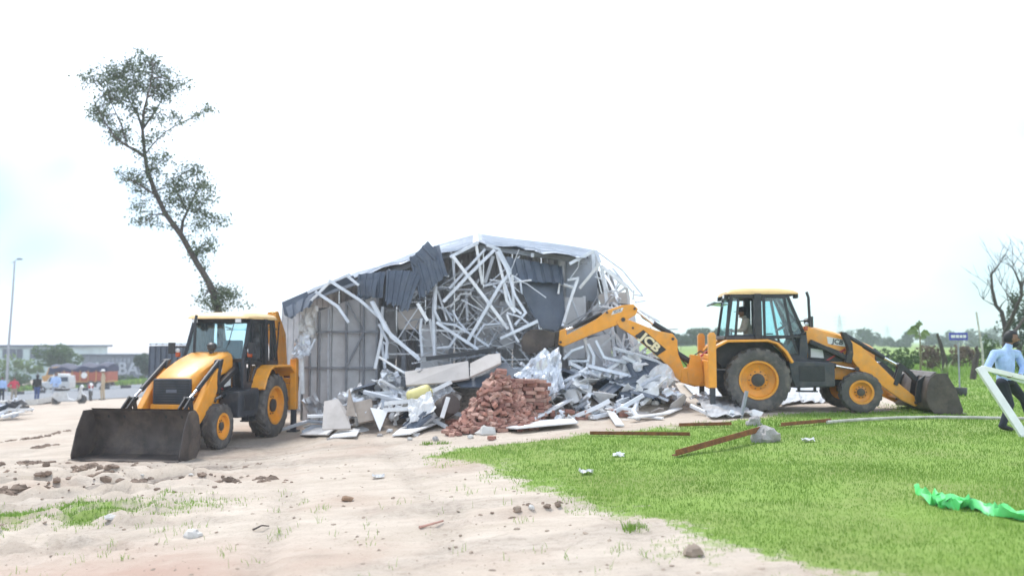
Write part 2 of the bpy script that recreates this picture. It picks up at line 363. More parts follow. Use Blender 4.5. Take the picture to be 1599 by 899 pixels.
def NOI(scale, detail=6, rough=.6, vec=None):
    n = t.nodes.new('ShaderNodeTexNoise'); n.inputs['Scale'].default_value = scale; n.inputs['Detail'].default_value = detail; n.inputs['Roughness'].default_value = rough
    t.links.new(vec or tcg, n.inputs['Vector']); return n.outputs['Fac']
mp = t.nodes.new('ShaderNodeMapping'); mp.inputs['Scale'].default_value = (.35, 1.3, 1); t.links.new(tcg, mp.inputs[0])
n1 = NOI(.55); n2 = NOI(2.3, 8, .65, mp.outputs[0]); n3 = NOI(9, 8, .7); n4 = NOI(38, 5, .7)
c = MIX(RNGE(n2, .35, .65), (.475, .40, .325), (.58, .50, .42))
c = MIX(RNGE(n1, .50, .70), c, (.455, .355, .285))
c = MIX(RNGE(n3, .54, .74, 0, .6), c, (.33, .265, .21))
c = MIX(RNGE(n4, .56, .72, 0, .6), c, (.25, .20, .155))
c = MIX(RNGE(n4, .2, .36, .35, 0), c, (.62, .55, .47))
# reddish soil low on the left
sep = t.nodes.new('ShaderNodeSeparateXYZ'); t.links.new(tcg, sep.inputs[0])
redx = RNGE(sep.outputs[0], -1.2, -3.2); redy = RNGE(sep.outputs[1], 8.4, 7.2)
mu = t.nodes.new('ShaderNodeMath'); mu.operation = 'MULTIPLY'; t.links.new(redx, mu.inputs[0]); t.links.new(redy, mu.inputs[1])
mu2 = t.nodes.new('ShaderNodeMath'); mu2.operation = 'MULTIPLY'; t.links.new(mu.outputs[0], mu2.inputs[0]); t.links.new(RNGE(n1, .3, .6, .25, .9), mu2.inputs[1])
c = MIX(mu2.outputs[0], c, (.42, .285, .225))
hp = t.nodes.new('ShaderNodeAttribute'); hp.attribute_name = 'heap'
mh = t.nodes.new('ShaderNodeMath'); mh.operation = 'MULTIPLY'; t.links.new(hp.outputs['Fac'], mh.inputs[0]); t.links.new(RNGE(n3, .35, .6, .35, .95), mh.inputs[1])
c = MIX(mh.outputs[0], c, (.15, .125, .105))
ga = t.nodes.new('ShaderNodeAttribute'); ga.attribute_name = 'grass'
gcol = MIX(RNGE(n3, .35, .65), (.19, .29, .055), (.25, .36, .09))
gcol = MIX(RNGE(n1, .45, .68, 0, .55), gcol, (.24, .25, .10))
gm_ = t.nodes.new('ShaderNodeMath'); gm_.operation = 'ADD'; t.links.new(ga.outputs['Fac'], gm_.inputs[0]); t.links.new(RNGE(n3, .3, .7, -.3, .3), gm_.inputs[1])
c = MIX(RNGE(gm_.outputs[0], .25, .75), c, gcol)
t.links.new(c, b.inputs['Base Color']); b.inputs['Roughness'].default_value = .95; b.inputs['Specular IOR Level'].default_value = .15
bp = t.nodes.new('ShaderNodeBump'); bp.inputs['Strength'].default_value = .55; bp.inputs['Distance'].default_value = .05
ad = t.nodes.new('ShaderNodeMath'); ad.operation = 'ADD'; t.links.new(n3, ad.inputs[0]); t.links.new(RNGE(n4, 0, 1, 0, .35), ad.inputs[1]); t.links.new(ad.outputs[0], bp.inputs['Height']); t.links.new(bp.outputs[0], b.inputs['Normal'])
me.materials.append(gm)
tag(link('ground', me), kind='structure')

# ------------------------------------------------------------------ blades: one quad-tip mesh from arrays
def blade_mesh(name, P, H, Wd, tone, material, bend=.5, two=True):
    n = len(P); ang = RNG.uniform(0, 2 * np.pi, n); lean = RNG.uniform(.1, bend, n) * H; la = RNG.uniform(0, 2 * np.pi, n)
    dx = np.cos(ang) * Wd / 2; dy = np.sin(ang) * Wd / 2; lx = np.cos(la) * lean; ly = np.sin(la) * lean
    V = np.empty((n, 5, 3))
    V[:, 0] = P + np.stack([-dx, -dy, 0 * dx - .01], -1); V[:, 1] = P + np.stack([dx, dy, 0 * dx - .01], -1)
    V[:, 2] = P + np.stack([dx * .8 + lx * .35, dy * .8 + ly * .35, H * .55], -1); V[:, 3] = P + np.stack([-dx * .8 + lx * .35, -dy * .8 + ly * .35, H * .55], -1)
    V[:, 4] = P + np.stack([lx, ly, H * .95], -1)
    base = np.arange(n)[:, None] * 5
    T = np.concatenate([base + np.array([[0, 1, 2]]), base + np.array([[0, 2, 3]]), base + np.array([[3, 2, 4]])], 0).astype(np.int32)
    m = bpy.data.meshes.new(name); m.vertices.add(n * 5); m.vertices.foreach_set('co', V.ravel()); m.loops.add(T.size); m.loops.foreach_set('vertex_index', T.ravel())
    m.polygons.add(len(T)); m.polygons.foreach_set('loop_start', np.arange(0, T.size, 3, dtype=np.int32)); m.polygons.foreach_set('loop_total', np.full(len(T), 3, np.int32)); m.update(calc_edges=True)
    a_ = m.attributes.new('tone', 'FLOAT', 'POINT'); a_.data.foreach_set('value', np.repeat(tone, 5).astype(np.float32)); m.materials.append(material); return m
GRS = leaf_mat('grass_blade', (.140, .255, .036), (.255, .395, .082), .65, .45)
pts = []; hs = []; ws = []
for (y0, y1, dens, h, w) in ((5.5, 8, 2600, .028, .005), (8, 11, 1700, .032, .0065), (11, 15, 900, .036, .009), (15, 22, 350, .045, .014), (22, 42, 80, .08, .03)):
    x0, x1 = (-.5 if y1 < 12 else -2.2), y1 * .70 + .6
    n = int((y1 - y0) * (x1 - x0) * dens); X = RNG.uniform(x0, x1, n); Y = RNG.uniform(y0, y1, n)
    k = (RNG.uniform(0, 1, n) < lawn_mask(X, Y) * (.25 + 1.1 * fbm(X * .9, Y * .9, 77, 3))) & (X < Y * .66 + .5) & (X > -Y * .2 - .5)
    X, Y = X[k], Y[k]; clump = fbm(X * 1.7, Y * 1.7, 90, 3)
    pts.append(np.stack([X, Y, ground_np(X, Y)], -1)); hs.append(h * (.5 + 1.0 * clump) * RNG.uniform(.6, 1.3, len(X))); ws.append(np.full(len(X), w))
n = 30000; X = RNG.uniform(GPC.x - 3, GPC.x + 3, n); Y = RNG.uniform(GPC.y - 1.4, GPC.y + 1.4, n); k = RNG.uniform(0, 1, n) < lawn_mask(X, Y) * 1.6; X, Y = X[k], Y[k]
pts.append(np.stack([X, Y, ground_np(X, Y)], -1)); hs.append(RNG.uniform(.015, .05, len(X))); ws.append(np.full(len(X), .008))
P = np.concatenate(pts); H = np.concatenate(hs); Wd = np.concatenate(ws)
tone = np.clip(fbm(P[:, 0] * .8, P[:, 1] * .8, 120, 4) * 1.6 - .3 + RNG.uniform(-.25, .25, len(P)), 0, 1)
tag(link('lawn_grass', blade_mesh('lawn_grass', P, H, Wd, tone, GRS)), 'short green grass covering the lawn and patches of sand', 'grass', kind='stuff')
# thin weeds scattered over the sand
cx = RNG.uniform(-6, 1.2, 90); cy = RNG.uniform(6.0, 11.0, 90)
known = [gpt(*p) for p in ((435, 838), (435, 842), (345, 795), (330, 790), (470, 788), (815, 815), (967, 862), (970, 856), (160, 870), (175, 845), (195, 875), (505, 795), (250, 830), (1010, 792), (360, 860))]
cx = np.concatenate([cx, [p.x for p in known for _ in range(3)]]); cy = np.concatenate([cy, [p.y for p in known for _ in range(3)]])
cnt = RNG.integers(2, 9, len(cx)); X = np.repeat(cx, cnt) + RNG.normal(0, .05, cnt.sum()); Y = np.repeat(cy, cnt) + RNG.normal(0, .05, cnt.sum())
P = np.stack([X, Y, ground_np(X, Y)], -1)
tag(link('weeds', blade_mesh('weeds', P, RNG.uniform(.02, .10, len(X)), np.full(len(X), .006), RNG.uniform(0, 1, len(X)), GRS, .9)), 'thin sparse weeds sprouting from the bare sand', 'weeds', kind='stuff')
# crumbs of earth and rubble
def scatter_stones(name, P, S, material, label):
    base = MB().ball((0, 0, 0), 1, n=6, k=4); bv = np.array([tuple(v) for v in base.v]); bf = np.array(base.f)
    n = len(P); ang = RNG.uniform(0, 6.28, n); sc = S[:, None] * RNG.uniform(.6, 1.2, (n, 3)) * np.array([1.2, 1, .6])
    v = bv[None] * (1 + RNG.uniform(-.3, .3, (n, len(bv), 1))) * sc[:, None, :]
    x = v[..., 0] * np.cos(ang)[:, None] - v[..., 1] * np.sin(ang)[:, None]; y = v[..., 0] * np.sin(ang)[:, None] + v[..., 1] * np.cos(ang)[:, None]
    v = np.stack([x, y, v[..., 2]], -1) + P[:, None, :]
    f = (bf[None] + (np.arange(n) * len(bv))[:, None, None]).reshape(-1, 4)
    m = bpy.data.meshes.new(name); m.from_pydata(v.reshape(-1, 3).tolist(), [], f.tolist()); m.materials.append(material)
    return tag(link(name, m), label, name.split('_')[-1], kind='stuff')
n = 1800; X = RNG.uniform(-9, 4, n); Y = 6 + 10 * RNG.uniform(0, 1, n) ** 1.3; k = lawn_mask(X, Y) < .3; X, Y = X[k], Y[k]
CLOD = mat('earth_clod', (.34, .27, .21), .95, var=.25, scale=3)
scatter_stones('earth_crumbs', np.stack([X, Y, ground_np(X, Y)], -1), .006 + .022 * RNG.uniform(0, 1, len(X)) ** 5, CLOD, 'small crumbs of earth and gravel strewn over the sand')
X = RNG.uniform(-10.5, -4, 260); Y = 10.6 + 4.2 * RNG.uniform(0, 1, 260); RS = .012 + .04 * RNG.uniform(0, 1, 260) ** 3
CLODD = mat('dark_clod', (.22, .16, .12), .95, var=.35, scale=3)
for pth in (((-5, 726), (45, 722), (95, 724)), ((-5, 768), (35, 760), (90, 752)), ((60, 746), (110, 742), (170, 733), (240, 728)), ((150, 752), (230, 750), (350, 750), (460, 752)), ((55, 700), (85, 694)), ((0, 690), (60, 684), (100, 672)), ((110, 733), (140, 730), (190, 727)), ((735, 806), (790, 804), (812, 798), (850, 790), (880, 788))):
    q_ = [gpt(*p) for p in pth]; m_ = 22 if pth[0][0] > 700 else 60 if len(pth) > 2 else 30; kk = RNG.uniform(0, len(q_) - 1.001, m_); i_ = kk.astype(int); f_ = kk - i_
    qa = np.array([tuple(v) for v in q_]); cc = qa[i_] * (1 - f_)[:, None] + qa[i_ + 1] * f_[:, None]; big = .5 if pth[0][0] > 700 else 1
    X = np.concatenate([X, cc[:, 0] + RNG.normal(0, .07, m_)]); Y = np.concatenate([Y, cc[:, 1] + RNG.normal(0, .09, m_)]); RS = np.concatenate([RS, big * (.02 + .075 * RNG.uniform(0, 1, m_) ** 2)])
scatter_stones('broken_clods', np.stack([X, Y, ground_np(X, Y)], -1), RS, CLODD, 'broken earth clods along the wheel ruts')
# ------------------------------------------------------------------ backhoe loaders
def wheel(parent, c, side, Rr, Wd, rim, lugs, name='wheel'):
    w = empty(name, c); w.parent = parent
    s = side
    prof = [(rim, -Wd * .40), (rim + .05, -Wd * .47), (Rr * .82, -Wd * .5), (Rr * .93, -Wd * .46), (Rr * .955, -Wd * .34), (Rr * .965, 0), (Rr * .955, Wd * .34), (Rr * .93, Wd * .46), (Rr * .82, Wd * .5), (rim + .05, Wd * .47), (rim, Wd * .40)]
    m = MB().lathe(prof, (0, 0, 0), (0, 1, 0), 48, cap=False)
    for k in range(lugs):
        for sd_ in (-1, 1):
            a = 2 * math.pi * (k + (.5 if sd_ > 0 else 0)) / lugs
            q = []
            da = 2 * math.pi / lugs * .20; sweep = 2 * math.pi / lugs * .8
            for yy, aa, rr in ((0.02, a + sweep, Rr * 1.0), (Wd * .42, a, Rr * .995), (Wd * .51, a, Rr * .90)):
                for e in (-1, 1):
                    for rad in (rr - .06, rr): q.append((rad * math.cos(aa + e * da), sd_ * yy, rad * math.sin(aa + e * da)))
            fs = []
            for i in (0, 4):
                fs += [(i + 1, i + 3, i + 7, i + 5), (i, i + 1, i + 5, i + 4), (i + 2, i + 6, i + 7, i + 3)]
            fs += [(0, 2, 3, 1), (8, 9, 11, 10)]
            m.add(q, fs)
    m.build('tyre', RUB, w, smooth=35)
    o = s * Wd * .5
    r = MB().lathe([(rim + .015, s * Wd * .44), (rim + .012, s * Wd * .47), (rim - .03, s * Wd * .46), (rim - .05, s * Wd * .22), (rim * .55, s * Wd * .12), (rim * .40, s * Wd * .22), (0.001, s * Wd * .24)], (0, 0, 0), (0, 1, 0), 32, cap=False)
    r.lathe([(rim + .012, -s * Wd * .46), (rim - .04, -s * Wd * .40), (0.001, -s * Wd * .30)], (0, 0, 0), (0, 1, 0), 24, cap=False)
    r.build('rim', YELD, w, smooth=40)
    h = MB().lathe([(rim * .36, s * Wd * .20), (rim * .34, s * Wd * .34), (rim * .18, s * Wd * .40), (.001, s * Wd * .40)], (0, 0, 0), (0, 1, 0), 16)
    for k in range(10):
        a = 2 * math.pi * k / 10
        h.lathe([(.014, s * Wd * .10), (.014, s * Wd * .23), (.001, s * Wd * .235)], (rim * .46 * math.cos(a), 0, rim * .46 * math.sin(a)), (0, 1, 0), 6)
    h.build('hub', HUB, w, smooth=40)
    return w

def quad_pane(name, pts, parent, m=None, th=.008):
    pts = [Vector(p) for p in pts]; n = (pts[1] - pts[0]).cross(pts[2] - pts[0]).normalized() * th / 2
    k = len(pts); mb = MB().add([p - n for p in pts] + [p + n for p in pts], [tuple(range(k - 1, -1, -1)), tuple(range(k, 2 * k))] + [(i, (i + 1) % k, (i + 1) % k + k, i + k) for i in range(k)])
    return mb.build(name, m or GLS, parent)

def decal(parent, txt, c, size, right, up, m, name='lettering', bold=.0, shear=0, extrude=.003, xs=1):
    me_ = text_mesh(txt, size, extrude, shear, bold); r = Vector(right).normalized(); u = Vector(up); u = (u - r * u.dot(r)).normalized(); n = r.cross(u)
    M = Matrix((r * xs, u, n)).transposed().to_4x4(); M.translation = Vector(c); me_.transform(M); me_.materials.clear(); me_.materials.append(m); me_.name = name
    return link(name, me_, parent)

def machine(loc, heading, label, hoe):
    root = empty('backhoe_loader', loc, heading, label, 'backhoe', 'yellow backhoe loaders at the demolished shed')
    # wheels
    for s in (-1, 1):
        wheel(root, (0, s * .86, .70), s, .71, .44, .415, 20)
        wheel(root, (2.20, s * .80, .445), s, .45, .27, .25, 18)
    # chassis and axles
    m = MB(); m.box((.9, 0, .72), (3.3, .62, .34)); m.box((0, 0, .70), (.36, 1.4, .30)); m.box((2.20, 0, .45), (.22, 1.34, .16)); m.box((2.3, 0, .62), (.4, .3, .3)); m.box((-.75, 0, .70), (.5, .7, .40))
    m.build('chassis', DGR, root, bevel=.02)
    m = MB()
    for s in (-1, 1): m.prism([(1.5, .72), (2.45, .66), (2.62, .85), (2.62, 1.0), (2.0, 1.12), (1.2, 1.15)], s * .36, s * .47)
    m.box((2.66, 0, .80), (.09, .95, .2))
    m.build('front_frame', YEL, root, bevel=.012)
    # tanks and steps either side
    for s in (-1, 1):
        m = MB().prism([(.66, 1.13), (1.64, 1.09), (1.64, .56), (.80, .53), (.70, .75)], s * .48, s * .97); t_ = m.build('side_tank', DGR, root, bevel=.03)
        MB().box((1.05, s * .90, .46), (.42, .2, .03)).box((.88, s * .9, .52), (.03, .16, .14)).box((1.22, s * .9, .52), (.03, .16, .14)).build('step', BLK, t_)
        MB().box((1.15, s * .976, .85), (.55, .012, .34)).build('tank_panel', BLK, t_, bevel=.008)
    # fenders
    for s in (-1, 1):
        prof = [(-.98, 1.36), (-.88, 1.47), (-.66, 1.585), (.20, 1.60), (.44, 1.52), (.62, 1.34), (.75, 1.10)]
        inner = [(x, z - .055) if i < 4 else (x - .055, z - .03) for i, (x, z) in enumerate(prof)]
        m = MB().prism(prof + inner[::-1], s * .60, s * 1.12)
        m.build('fender', YEL, root, bevel=.018)
        MB().prism([(x, z) for x, z in inner] + [(.55, .95), (-.7, .95)], s * .56, s * .598).build('wheel_arch', BLK, root)
    # cab: lower tub, posts, doors, glass
    m = MB(); m.prism([(-.6, 1.05), (1.08, 1.05), (1.12, 1.30), (1.10, 1.70), (.98, 1.72), (.70, 1.16), (-.6, 1.16)], -.56, .56)
    for s in (-1, 1):
        m.prism([(.66, 1.12), (1.10, 1.10), (1.13, 1.40), (1.10, 1.76), (.98, 1.76), (.93, 1.25), (.70, 1.25), (.58, 1.52), (.30, 1.66), (-.67, 1.66), (-.65, 1.585), (.24, 1.60), (.47, 1.50)], s * .70, s * .78)
    m.build('cab_body', DGR, root, bevel=.012)
    m = MB()
    for s in (-1, 1):
        y = s * .74; yt = s * .70
        m.tube([(1.06, y, 1.70), (.86, s * .72, 2.2), (.70, yt, 2.62)], 0, sq=(.085, .07))
        m.tube([(-.64, y, 1.62), (-.49, yt, 2.62)], 0, sq=(.07, .06))
        m.tube([(-.44, y, 1.62), (-.34, yt, 2.62)], 0, sq=(.05, .05))
        m.tube([(.06, y, 1.60), (.06, yt, 2.62)], 0, sq=(.15, .21))
        m.tube([(-.51, yt, 2.58), (.74, yt, 2.58)], 0, sq=(.07, .10))
        m.tube([(-.65, y, 1.66), (1.06, y, 1.66)], 0, sq=(.06, .06))
    for x, z, yy in ((.71, 2.58, .70), (-.49, 2.58, .70), (1.07, 1.72, .74), (-.64, 1.64, .74)):
        m.tube([(x, -yy, z), (x, yy, z)], 0, sq=(.07, .08))
    m.build('cab_frame', BLK, root, bevel=.01)
    for s in (-1, 1):
        y = s * .765; yt = s * .725
        d = empty('door', (0, 0, 0)); d.parent = root
        m = MB(); m.tube([(.20, y, 1.62), (.20, yt, 2.54), (.64, yt, 2.54), (.79, y, 1.64), (.20, y, 1.62)], 0, sq=(.05, .055)); m.tube([(.79, y, 1.64), (.90, y, 1.28), (.62, y, 1.24)], 0, sq=(.05, .05))
        m.build('door_frame', BLK, d)
        quad_pane('door_glass', [(.21, y, 1.64), (.76, y, 1.66), (.63, yt, 2.53), (.21, yt, 2.53)], d)
        quad_pane('lower_glass', [(.68, y, 1.27), (.89, y, 1.29), (.79, y, 1.60), (.50, y, 1.60)], d)
        MB().box((.30, y + s * .03, 1.72), (.14, .04, .03)).build('door_handle', BLK, d)
        quad_pane('side_glass', [(.83, s * .75, 1.70), (1.02, s * .75, 1.72), (.69, yt, 2.54), (.66, yt, 2.54)], root)
        quad_pane('quarter_glass', [(-.61, s * .745, 1.68), (-.45, s * .745, 1.68), (-.36, s * .71, 2.54), (-.47, s * .71, 2.54)], root)
    quad_pane('windscreen', [(1.075, -.70, 1.74), (1.075, .70, 1.74), (.715, .66, 2.55), (.715, -.66, 2.55)], root)
    quad_pane('lower_windscreen', [(1.125, -.66, 1.32), (1.125, -.52, 1.32), (1.105, -.52, 1.68), (1.105, -.66, 1.68)], root)
    # roof
    n = 12; m = MB()
    prof = [(.98, 2.615), (.96, 2.66), (.86, 2.72), (.55, 2.765), (-.20, 2.775), (-.52, 2.745), (-.62, 2.68), (-.62, 2.615)]
    ysl = [(-.76, .0), (-.72, .75), (-.52, .97), (0, 1.0), (.52, .97), (.72, .75), (.76, .0)]
    vs_ = []
    for yy, k in ysl:
        for (x, z) in prof: vs_.append((x * (1 - .03 * (1 - k)), yy, 2.615 + (z - 2.615) * max(k, .35)))
    q = len(prof); fs = [(i * q + j, i * q + (j + 1) % q, (i + 1) * q + (j + 1) % q, (i + 1) * q + j) for i in range(6) for j in range(q)] + [tuple(range(q)), tuple(6 * q + j for j in range(q - 1, -1, -1))]
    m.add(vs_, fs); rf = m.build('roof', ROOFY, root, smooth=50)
    MB().box((.14, 0, 2.605), (1.46, 1.38, .05)).build('roof_lining', BLK, rf)
    for x, s in ((.93, -1), (.93, 1), (-.61, -1), (-.61, 1)):
        l_ = MB().box((x, s * .55, 2.57), (.09, .17, .10)).build('work_lamp', BLK, root, bevel=.02)
        MB().box((x + (.05 if x > 0 else -.05), s * .55, 2.57), (.012, .14, .075)).build('lens', LMPW, l_)
    for s in (-1, 1):
        mi = MB().tube([(.98, s * .74, 2.0), (1.15, s * .98, 2.02)], .014).box((1.16, s * 1.0, 1.98), (.04, .16, .24)).build('mirror', BLK, root)
        il = MB().tube([(1.02, s * .74, 1.72), (1.06, s * .90, 1.72), (1.06, s * .90, 1.78)], .012).build('indicator_stalk', BLK, root)
        MB().box((1.06, s * .90, 1.84), (.08, .10, .10)).build('indicator_lamp', LMPR, il, bevel=.02); MB().ball((1.08, s * .90, 1.93), (.05, .055, .05)).build('position_lamp', LMPW, il)
    MB().tube([(.80, .35, 2.52), (.93, .30, 2.1), (1.0, .2, 1.80)], .010).build('wiper', BLK, root)
    # open rear window flap
    MB().box((-.72, 0, 2.42), (.34, 1.2, .02), rot=Matrix.Rotation(R(8), 3, 'Y')).build('rear_window', GLS, root)
    MB().tube([(-.50, -.58, 2.46), (-.88, -.58, 2.42)], .012).tube([(-.50, .58, 2.46), (-.88, .58, 2.42)], .012).box((-.89, 0, 2.41), (.03, 1.22, .03)).build('rear_window_frame', DGR, root)
    # inside the cab
    st = MB().box((.02, 0, 1.46), (.50, .50, .14)).box((.18, 0, 1.82), (.14, .48, .66)).box((.02, 0, 1.28), (.3, .3, .26)).box((.0, -.29, 1.66), (.36, .07, .10)).box((.0, .29, 1.66), (.36, .07, .10)).build('seat', SEAT, root, bevel=.04)
    MB().tube([(.98, 0, 1.16), (.80, 0, 1.85)], .05).lathe([(.20, -.016), (.22, 0), (.20, .016), (.185, 0), (.20, -.016)], (.78, 0, 1.90), (-.5, 0, .86), 24).tube([(.70, 0, 2.0), (.86, 0, 1.80)], .014).build('steering_wheel', BLK, root)
    MB().box((.97, 0, 1.62), (.14, .8, .22)).build('dashboard', BLK, root, bevel=.03)
    m = MB()
    for s in (-.16, .16): m.tube([(-.46, s, 1.2), (-.44, s, 1.78)], .02).ball((-.44, s, 1.82), .035)
    m.build('control_levers', BLK, root)
    # bonnet
    m = MB()
    sec = [(1.10, 1.90, .50), (1.35, 1.88, .52), (1.75, 1.78, .52), (2.2, 1.62, .50), (2.55, 1.47, .47), (2.64, 1.41, .45)]
    vs_ = []
    for x, zt, hw in sec:
        zb = 1.06
        vs_ += [(x, -hw, zb), (x, -hw, zt - .16), (x, -hw * .93, zt - .05), (x, -hw * .75, zt), (x, hw * .75, zt), (x, hw * .93, zt - .05), (x, hw, zt - .16), (x, hw, zb)]
    fs = [(i * 8 + j, (i + 1) * 8 + j, (i + 1) * 8 + (j + 1) % 8, i * 8 + (j + 1) % 8) for i in range(5) for j in range(8)] + [tuple(range(8)), tuple(40 + j for j in range(7, -1, -1))]
    m.add(vs_, fs); bn = m.build('bonnet', YEL, root, smooth=40)
    for s in (-1, 1):
        MB().prism([(1.18, 1.10), (1.95, 1.10), (1.95, 1.30), (1.62, 1.44), (1.18, 1.50)], s * .522, s * .532).build('engine_vent', BLK, bn)
        m = MB()
        for k in range(5): m.prism([(1.70, 1.14 + k * .05), (1.92, 1.14 + k * .045), (1.92, 1.16 + k * .045), (1.70, 1.16 + k * .05)], s * .533, s * .541)
        m.build('vent_slats', DGR, bn)
        MB().prism([(1.62, 1.50), (2.06, 1.42), (2.02, 1.58), (1.60, 1.66)], s * .522, s * .528).build('badge_plate', WHT, bn)
        decal(bn, 'JCB', (1.83, s * .531, 1.54), .15, (-s, 0, .18 * s), (0, 0, 1), BLK, bold=.004)
        MB().prism([(1.24, 1.20), (1.52, 1.18), (1.50, 1.36), (1.24, 1.40)], s * .534, s * .540).build('model_plate', WHT, bn)
        MB().prism([(1.56, 1.13), (1.62, 1.13), (2.0, 1.36), (1.97, 1.40)], s * .545, s * .549).build('red_stripe', REDD, bn)
    gr = MB().box((2.665, 0, 1.15), (.05, .88, .50)).build('grille', DGR, root, bevel=.03)
    m = MB()
    for k in range(9): m.box((2.693, 0, .95 + k * .05), (.012, .80, .018))
    m.build('grille_bars', BLK, gr); MB().box((2.702, 0, 1.16), (.008, .24, .06)).build('front_badge', SEAT, gr)
    # exhaust, air intake
    MB().tube([(1.28, -.36, 1.80), (1.26, -.36, 2.55), (1.22, -.36, 2.68)], .032, 10).build('exhaust_pipe', BLK, root, smooth=40)
    MB().lathe([(.05, -.06), (.05, .04), (.10, .06), (.11, .15), (.07, .19), (.001, .20)], (1.36, .12, 1.90), (0, 0, 1), 16).build('air_intake', BLK, root, smooth=40)
    # loader
    ld = empty('loader_arm_assembly', (0, 0, 0)); ld.parent = root
    for s in (-1, 1):
        y0, y1 = s * .56, s * .70
        MB().prism([(2.0, 1.62), (2.29, 1.44), (2.99, .69), (3.42, .31), (3.46, .20), (3.38, .13), (3.10, .27), (2.24, .91), (2.09, 1.13), (2.06, 1.46)], y0, y1).build('loader_arm', YEL, ld, bevel=.015)
        MB().prism([(1.86, 1.77), (1.98, 1.75), (2.10, 1.50), (2.11, 1.28), (2.07, 1.06), (1.93, 1.09), (2.0, 1.34), (1.97, 1.50)], s * .545, s * .715).build('arm_bracket', BLK, ld, bevel=.015)
        MB().tube([(1.20, s * .62, 1.55), (2.02, s * .62, 1.17)], 0, sq=(.13, .11)).build('lift_arm', BLK, ld, bevel=.02)
        MB().tube([(1.12, s * .60, 1.13), (1.75, s * .60, 1.01)], .06, 12).build('lift_ram', BLK, ld, smooth=40)
        MB().tube([(1.70, s * .60, 1.02), (2.24, s * .60, .92)], .032, 10).build('lift_rod', CHR, ld, smooth=40)
        MB().tube([(1.92, s * .63, 1.72), (2.78, s * .63, 1.19)], .052, 12).build('tilt_ram', BLK, ld, smooth=40)
        MB().tube([(2.74, s * .63, 1.215), (3.06, s * .63, 1.03)], .03, 10).build('tilt_rod', CHR, ld, smooth=40)
        m = MB()
        for yy in (.57, .69): m.tube([(3.07, s * yy, 1.05), (3.10, s * yy, .95), (2.98, s * yy, .60)], 0, sq=(.03, .10)); m.tube([(3.07, s * yy, 1.05), (3.30, s * yy, .86), (3.46, s * yy, .66)], 0, sq=(.03, .09))
        m.tube([(3.07, s * .52, 1.04), (3.07, s * .74, 1.04)], .035, 8); m.tube([(2.99, s * .52, .62), (2.99, s * .74, .62)], .035, 8)
        m.build('tipping_link', BLK, ld)
        for x, z in ((3.40, .22), (2.06, 1.30), (2.18, .95)): MB().lathe([(.045, 0), (.045, s * .02), (.02, s * .025), (.001, s * .025)], (x, s * .70, z), (0, 1, 0), 10).build('pivot_pin', HUB, ld)
    MB().tube([(3.25, -.6, .32), (3.25, .6, .32)], .06, 10).build('cross_tube', YEL, ld)
    # bucket
    bx = lambda P: [(3.46 + (x - 3.46) * .74 if x > 3.46 else x, z) for x, z in P]
    bk = empty('bucket', (0, 0, 0)); bk.parent = root
    inn = [(4.40, .035), (3.95, .045), (3.68, .075), (3.54, .16), (3.49, .30), (3.50, .46), (3.54, .62), (3.62, .76), (3.72, .85)]
    outr = [(3.70, .875), (3.585, .78), (3.505, .63), (3.465, .47), (3.455, .30), (3.51, .14), (3.66, .045), (3.95, .01), (4.40, .008)]
    MB().prism(bx(inn + outr), -1.12, 1.12).build('bucket_shell', BKT, bk, smooth=30)
    for s in (-1, 1):
        MB().prism(bx([(3.72, .87), (3.58, .78), (3.46, .45), (3.46, .28), (3.52, .13), (3.66, .02), (4.40, .0), (4.44, .10), (4.26, .55), (4.02, .87)]), s * 1.12, s * 1.145).build('bucket_side', BKT, bk, bevel=.005)
    MB().box((bx([(4.44, 0)])[0][0], 0, .022), (.13, 2.28, .026), rot=Matrix.Rotation(R(2), 3, 'Y')).build('cutting_edge', BKT, bk)
    for k in range(8): MB().box((bx([(4.44, 0)])[0][0] + .05, -1.0 + k * 2.0 / 7, .022), (.05, .12, .018)).build('tooth', BKT, bk)
    for yy in (-.80, -.45, .45, .80):
        MB().prism([(3.46, .25), (3.36, .20), (3.34, .34), (3.40, .70), (3.62, .86), (3.60, .80), (3.48, .55)], yy - .02, yy + .02).build('bucket_rib', BLK, bk)
    MB().prism(bx([(3.58, .80), (3.70, .885), (3.80, .90), (3.72, .86)]), -1.10, 1.10).build('spill_guard', BKT, bk)
    # rear frame and stabilisers
    MB().box((-1.02, 0, .82), (.14, 2.1, .62)).box((-1.02, 0, 1.2), (.10, 1.9, .12)).build('rear_frame', YELD, root, bevel=.02)
    for s in (-1, 1):
        sg = MB().box((-1.0, s * 1.06, 1.12), (.17, .17, 1.18)).box((-1.0, s * 1.06, 1.72), (.12, .12, .06)).build('stabiliser', YEL, root, bevel=.015)
        MB().box((-1.0, s * 1.06, .32), (.12, .12, .60)).build('stabiliser_leg', DGR, sg, bevel=.01); MB().box((-1.0, s * 1.06, .02), (.24, .26, .05)).build('foot_pad', DGR, sg)
    ks = MB().prism([(-1.08, .52), (-1.08, 1.10), (-1.22, 1.10), (-1.40, .95), (-1.60, .92), (-1.62, .60), (-1.30, .50)], -.16, .16).build('slew_post', YEL, root, bevel=.02)
    hoe(root, Matrix.Translation(loc) @ Matrix.Rotation(heading, 4, 'Z'))
    return root

def hoses(root, paths):
    for p in paths:
        MB().tube(p, .016, 6).build('hydraulic_hose', BLK, root, smooth=40)

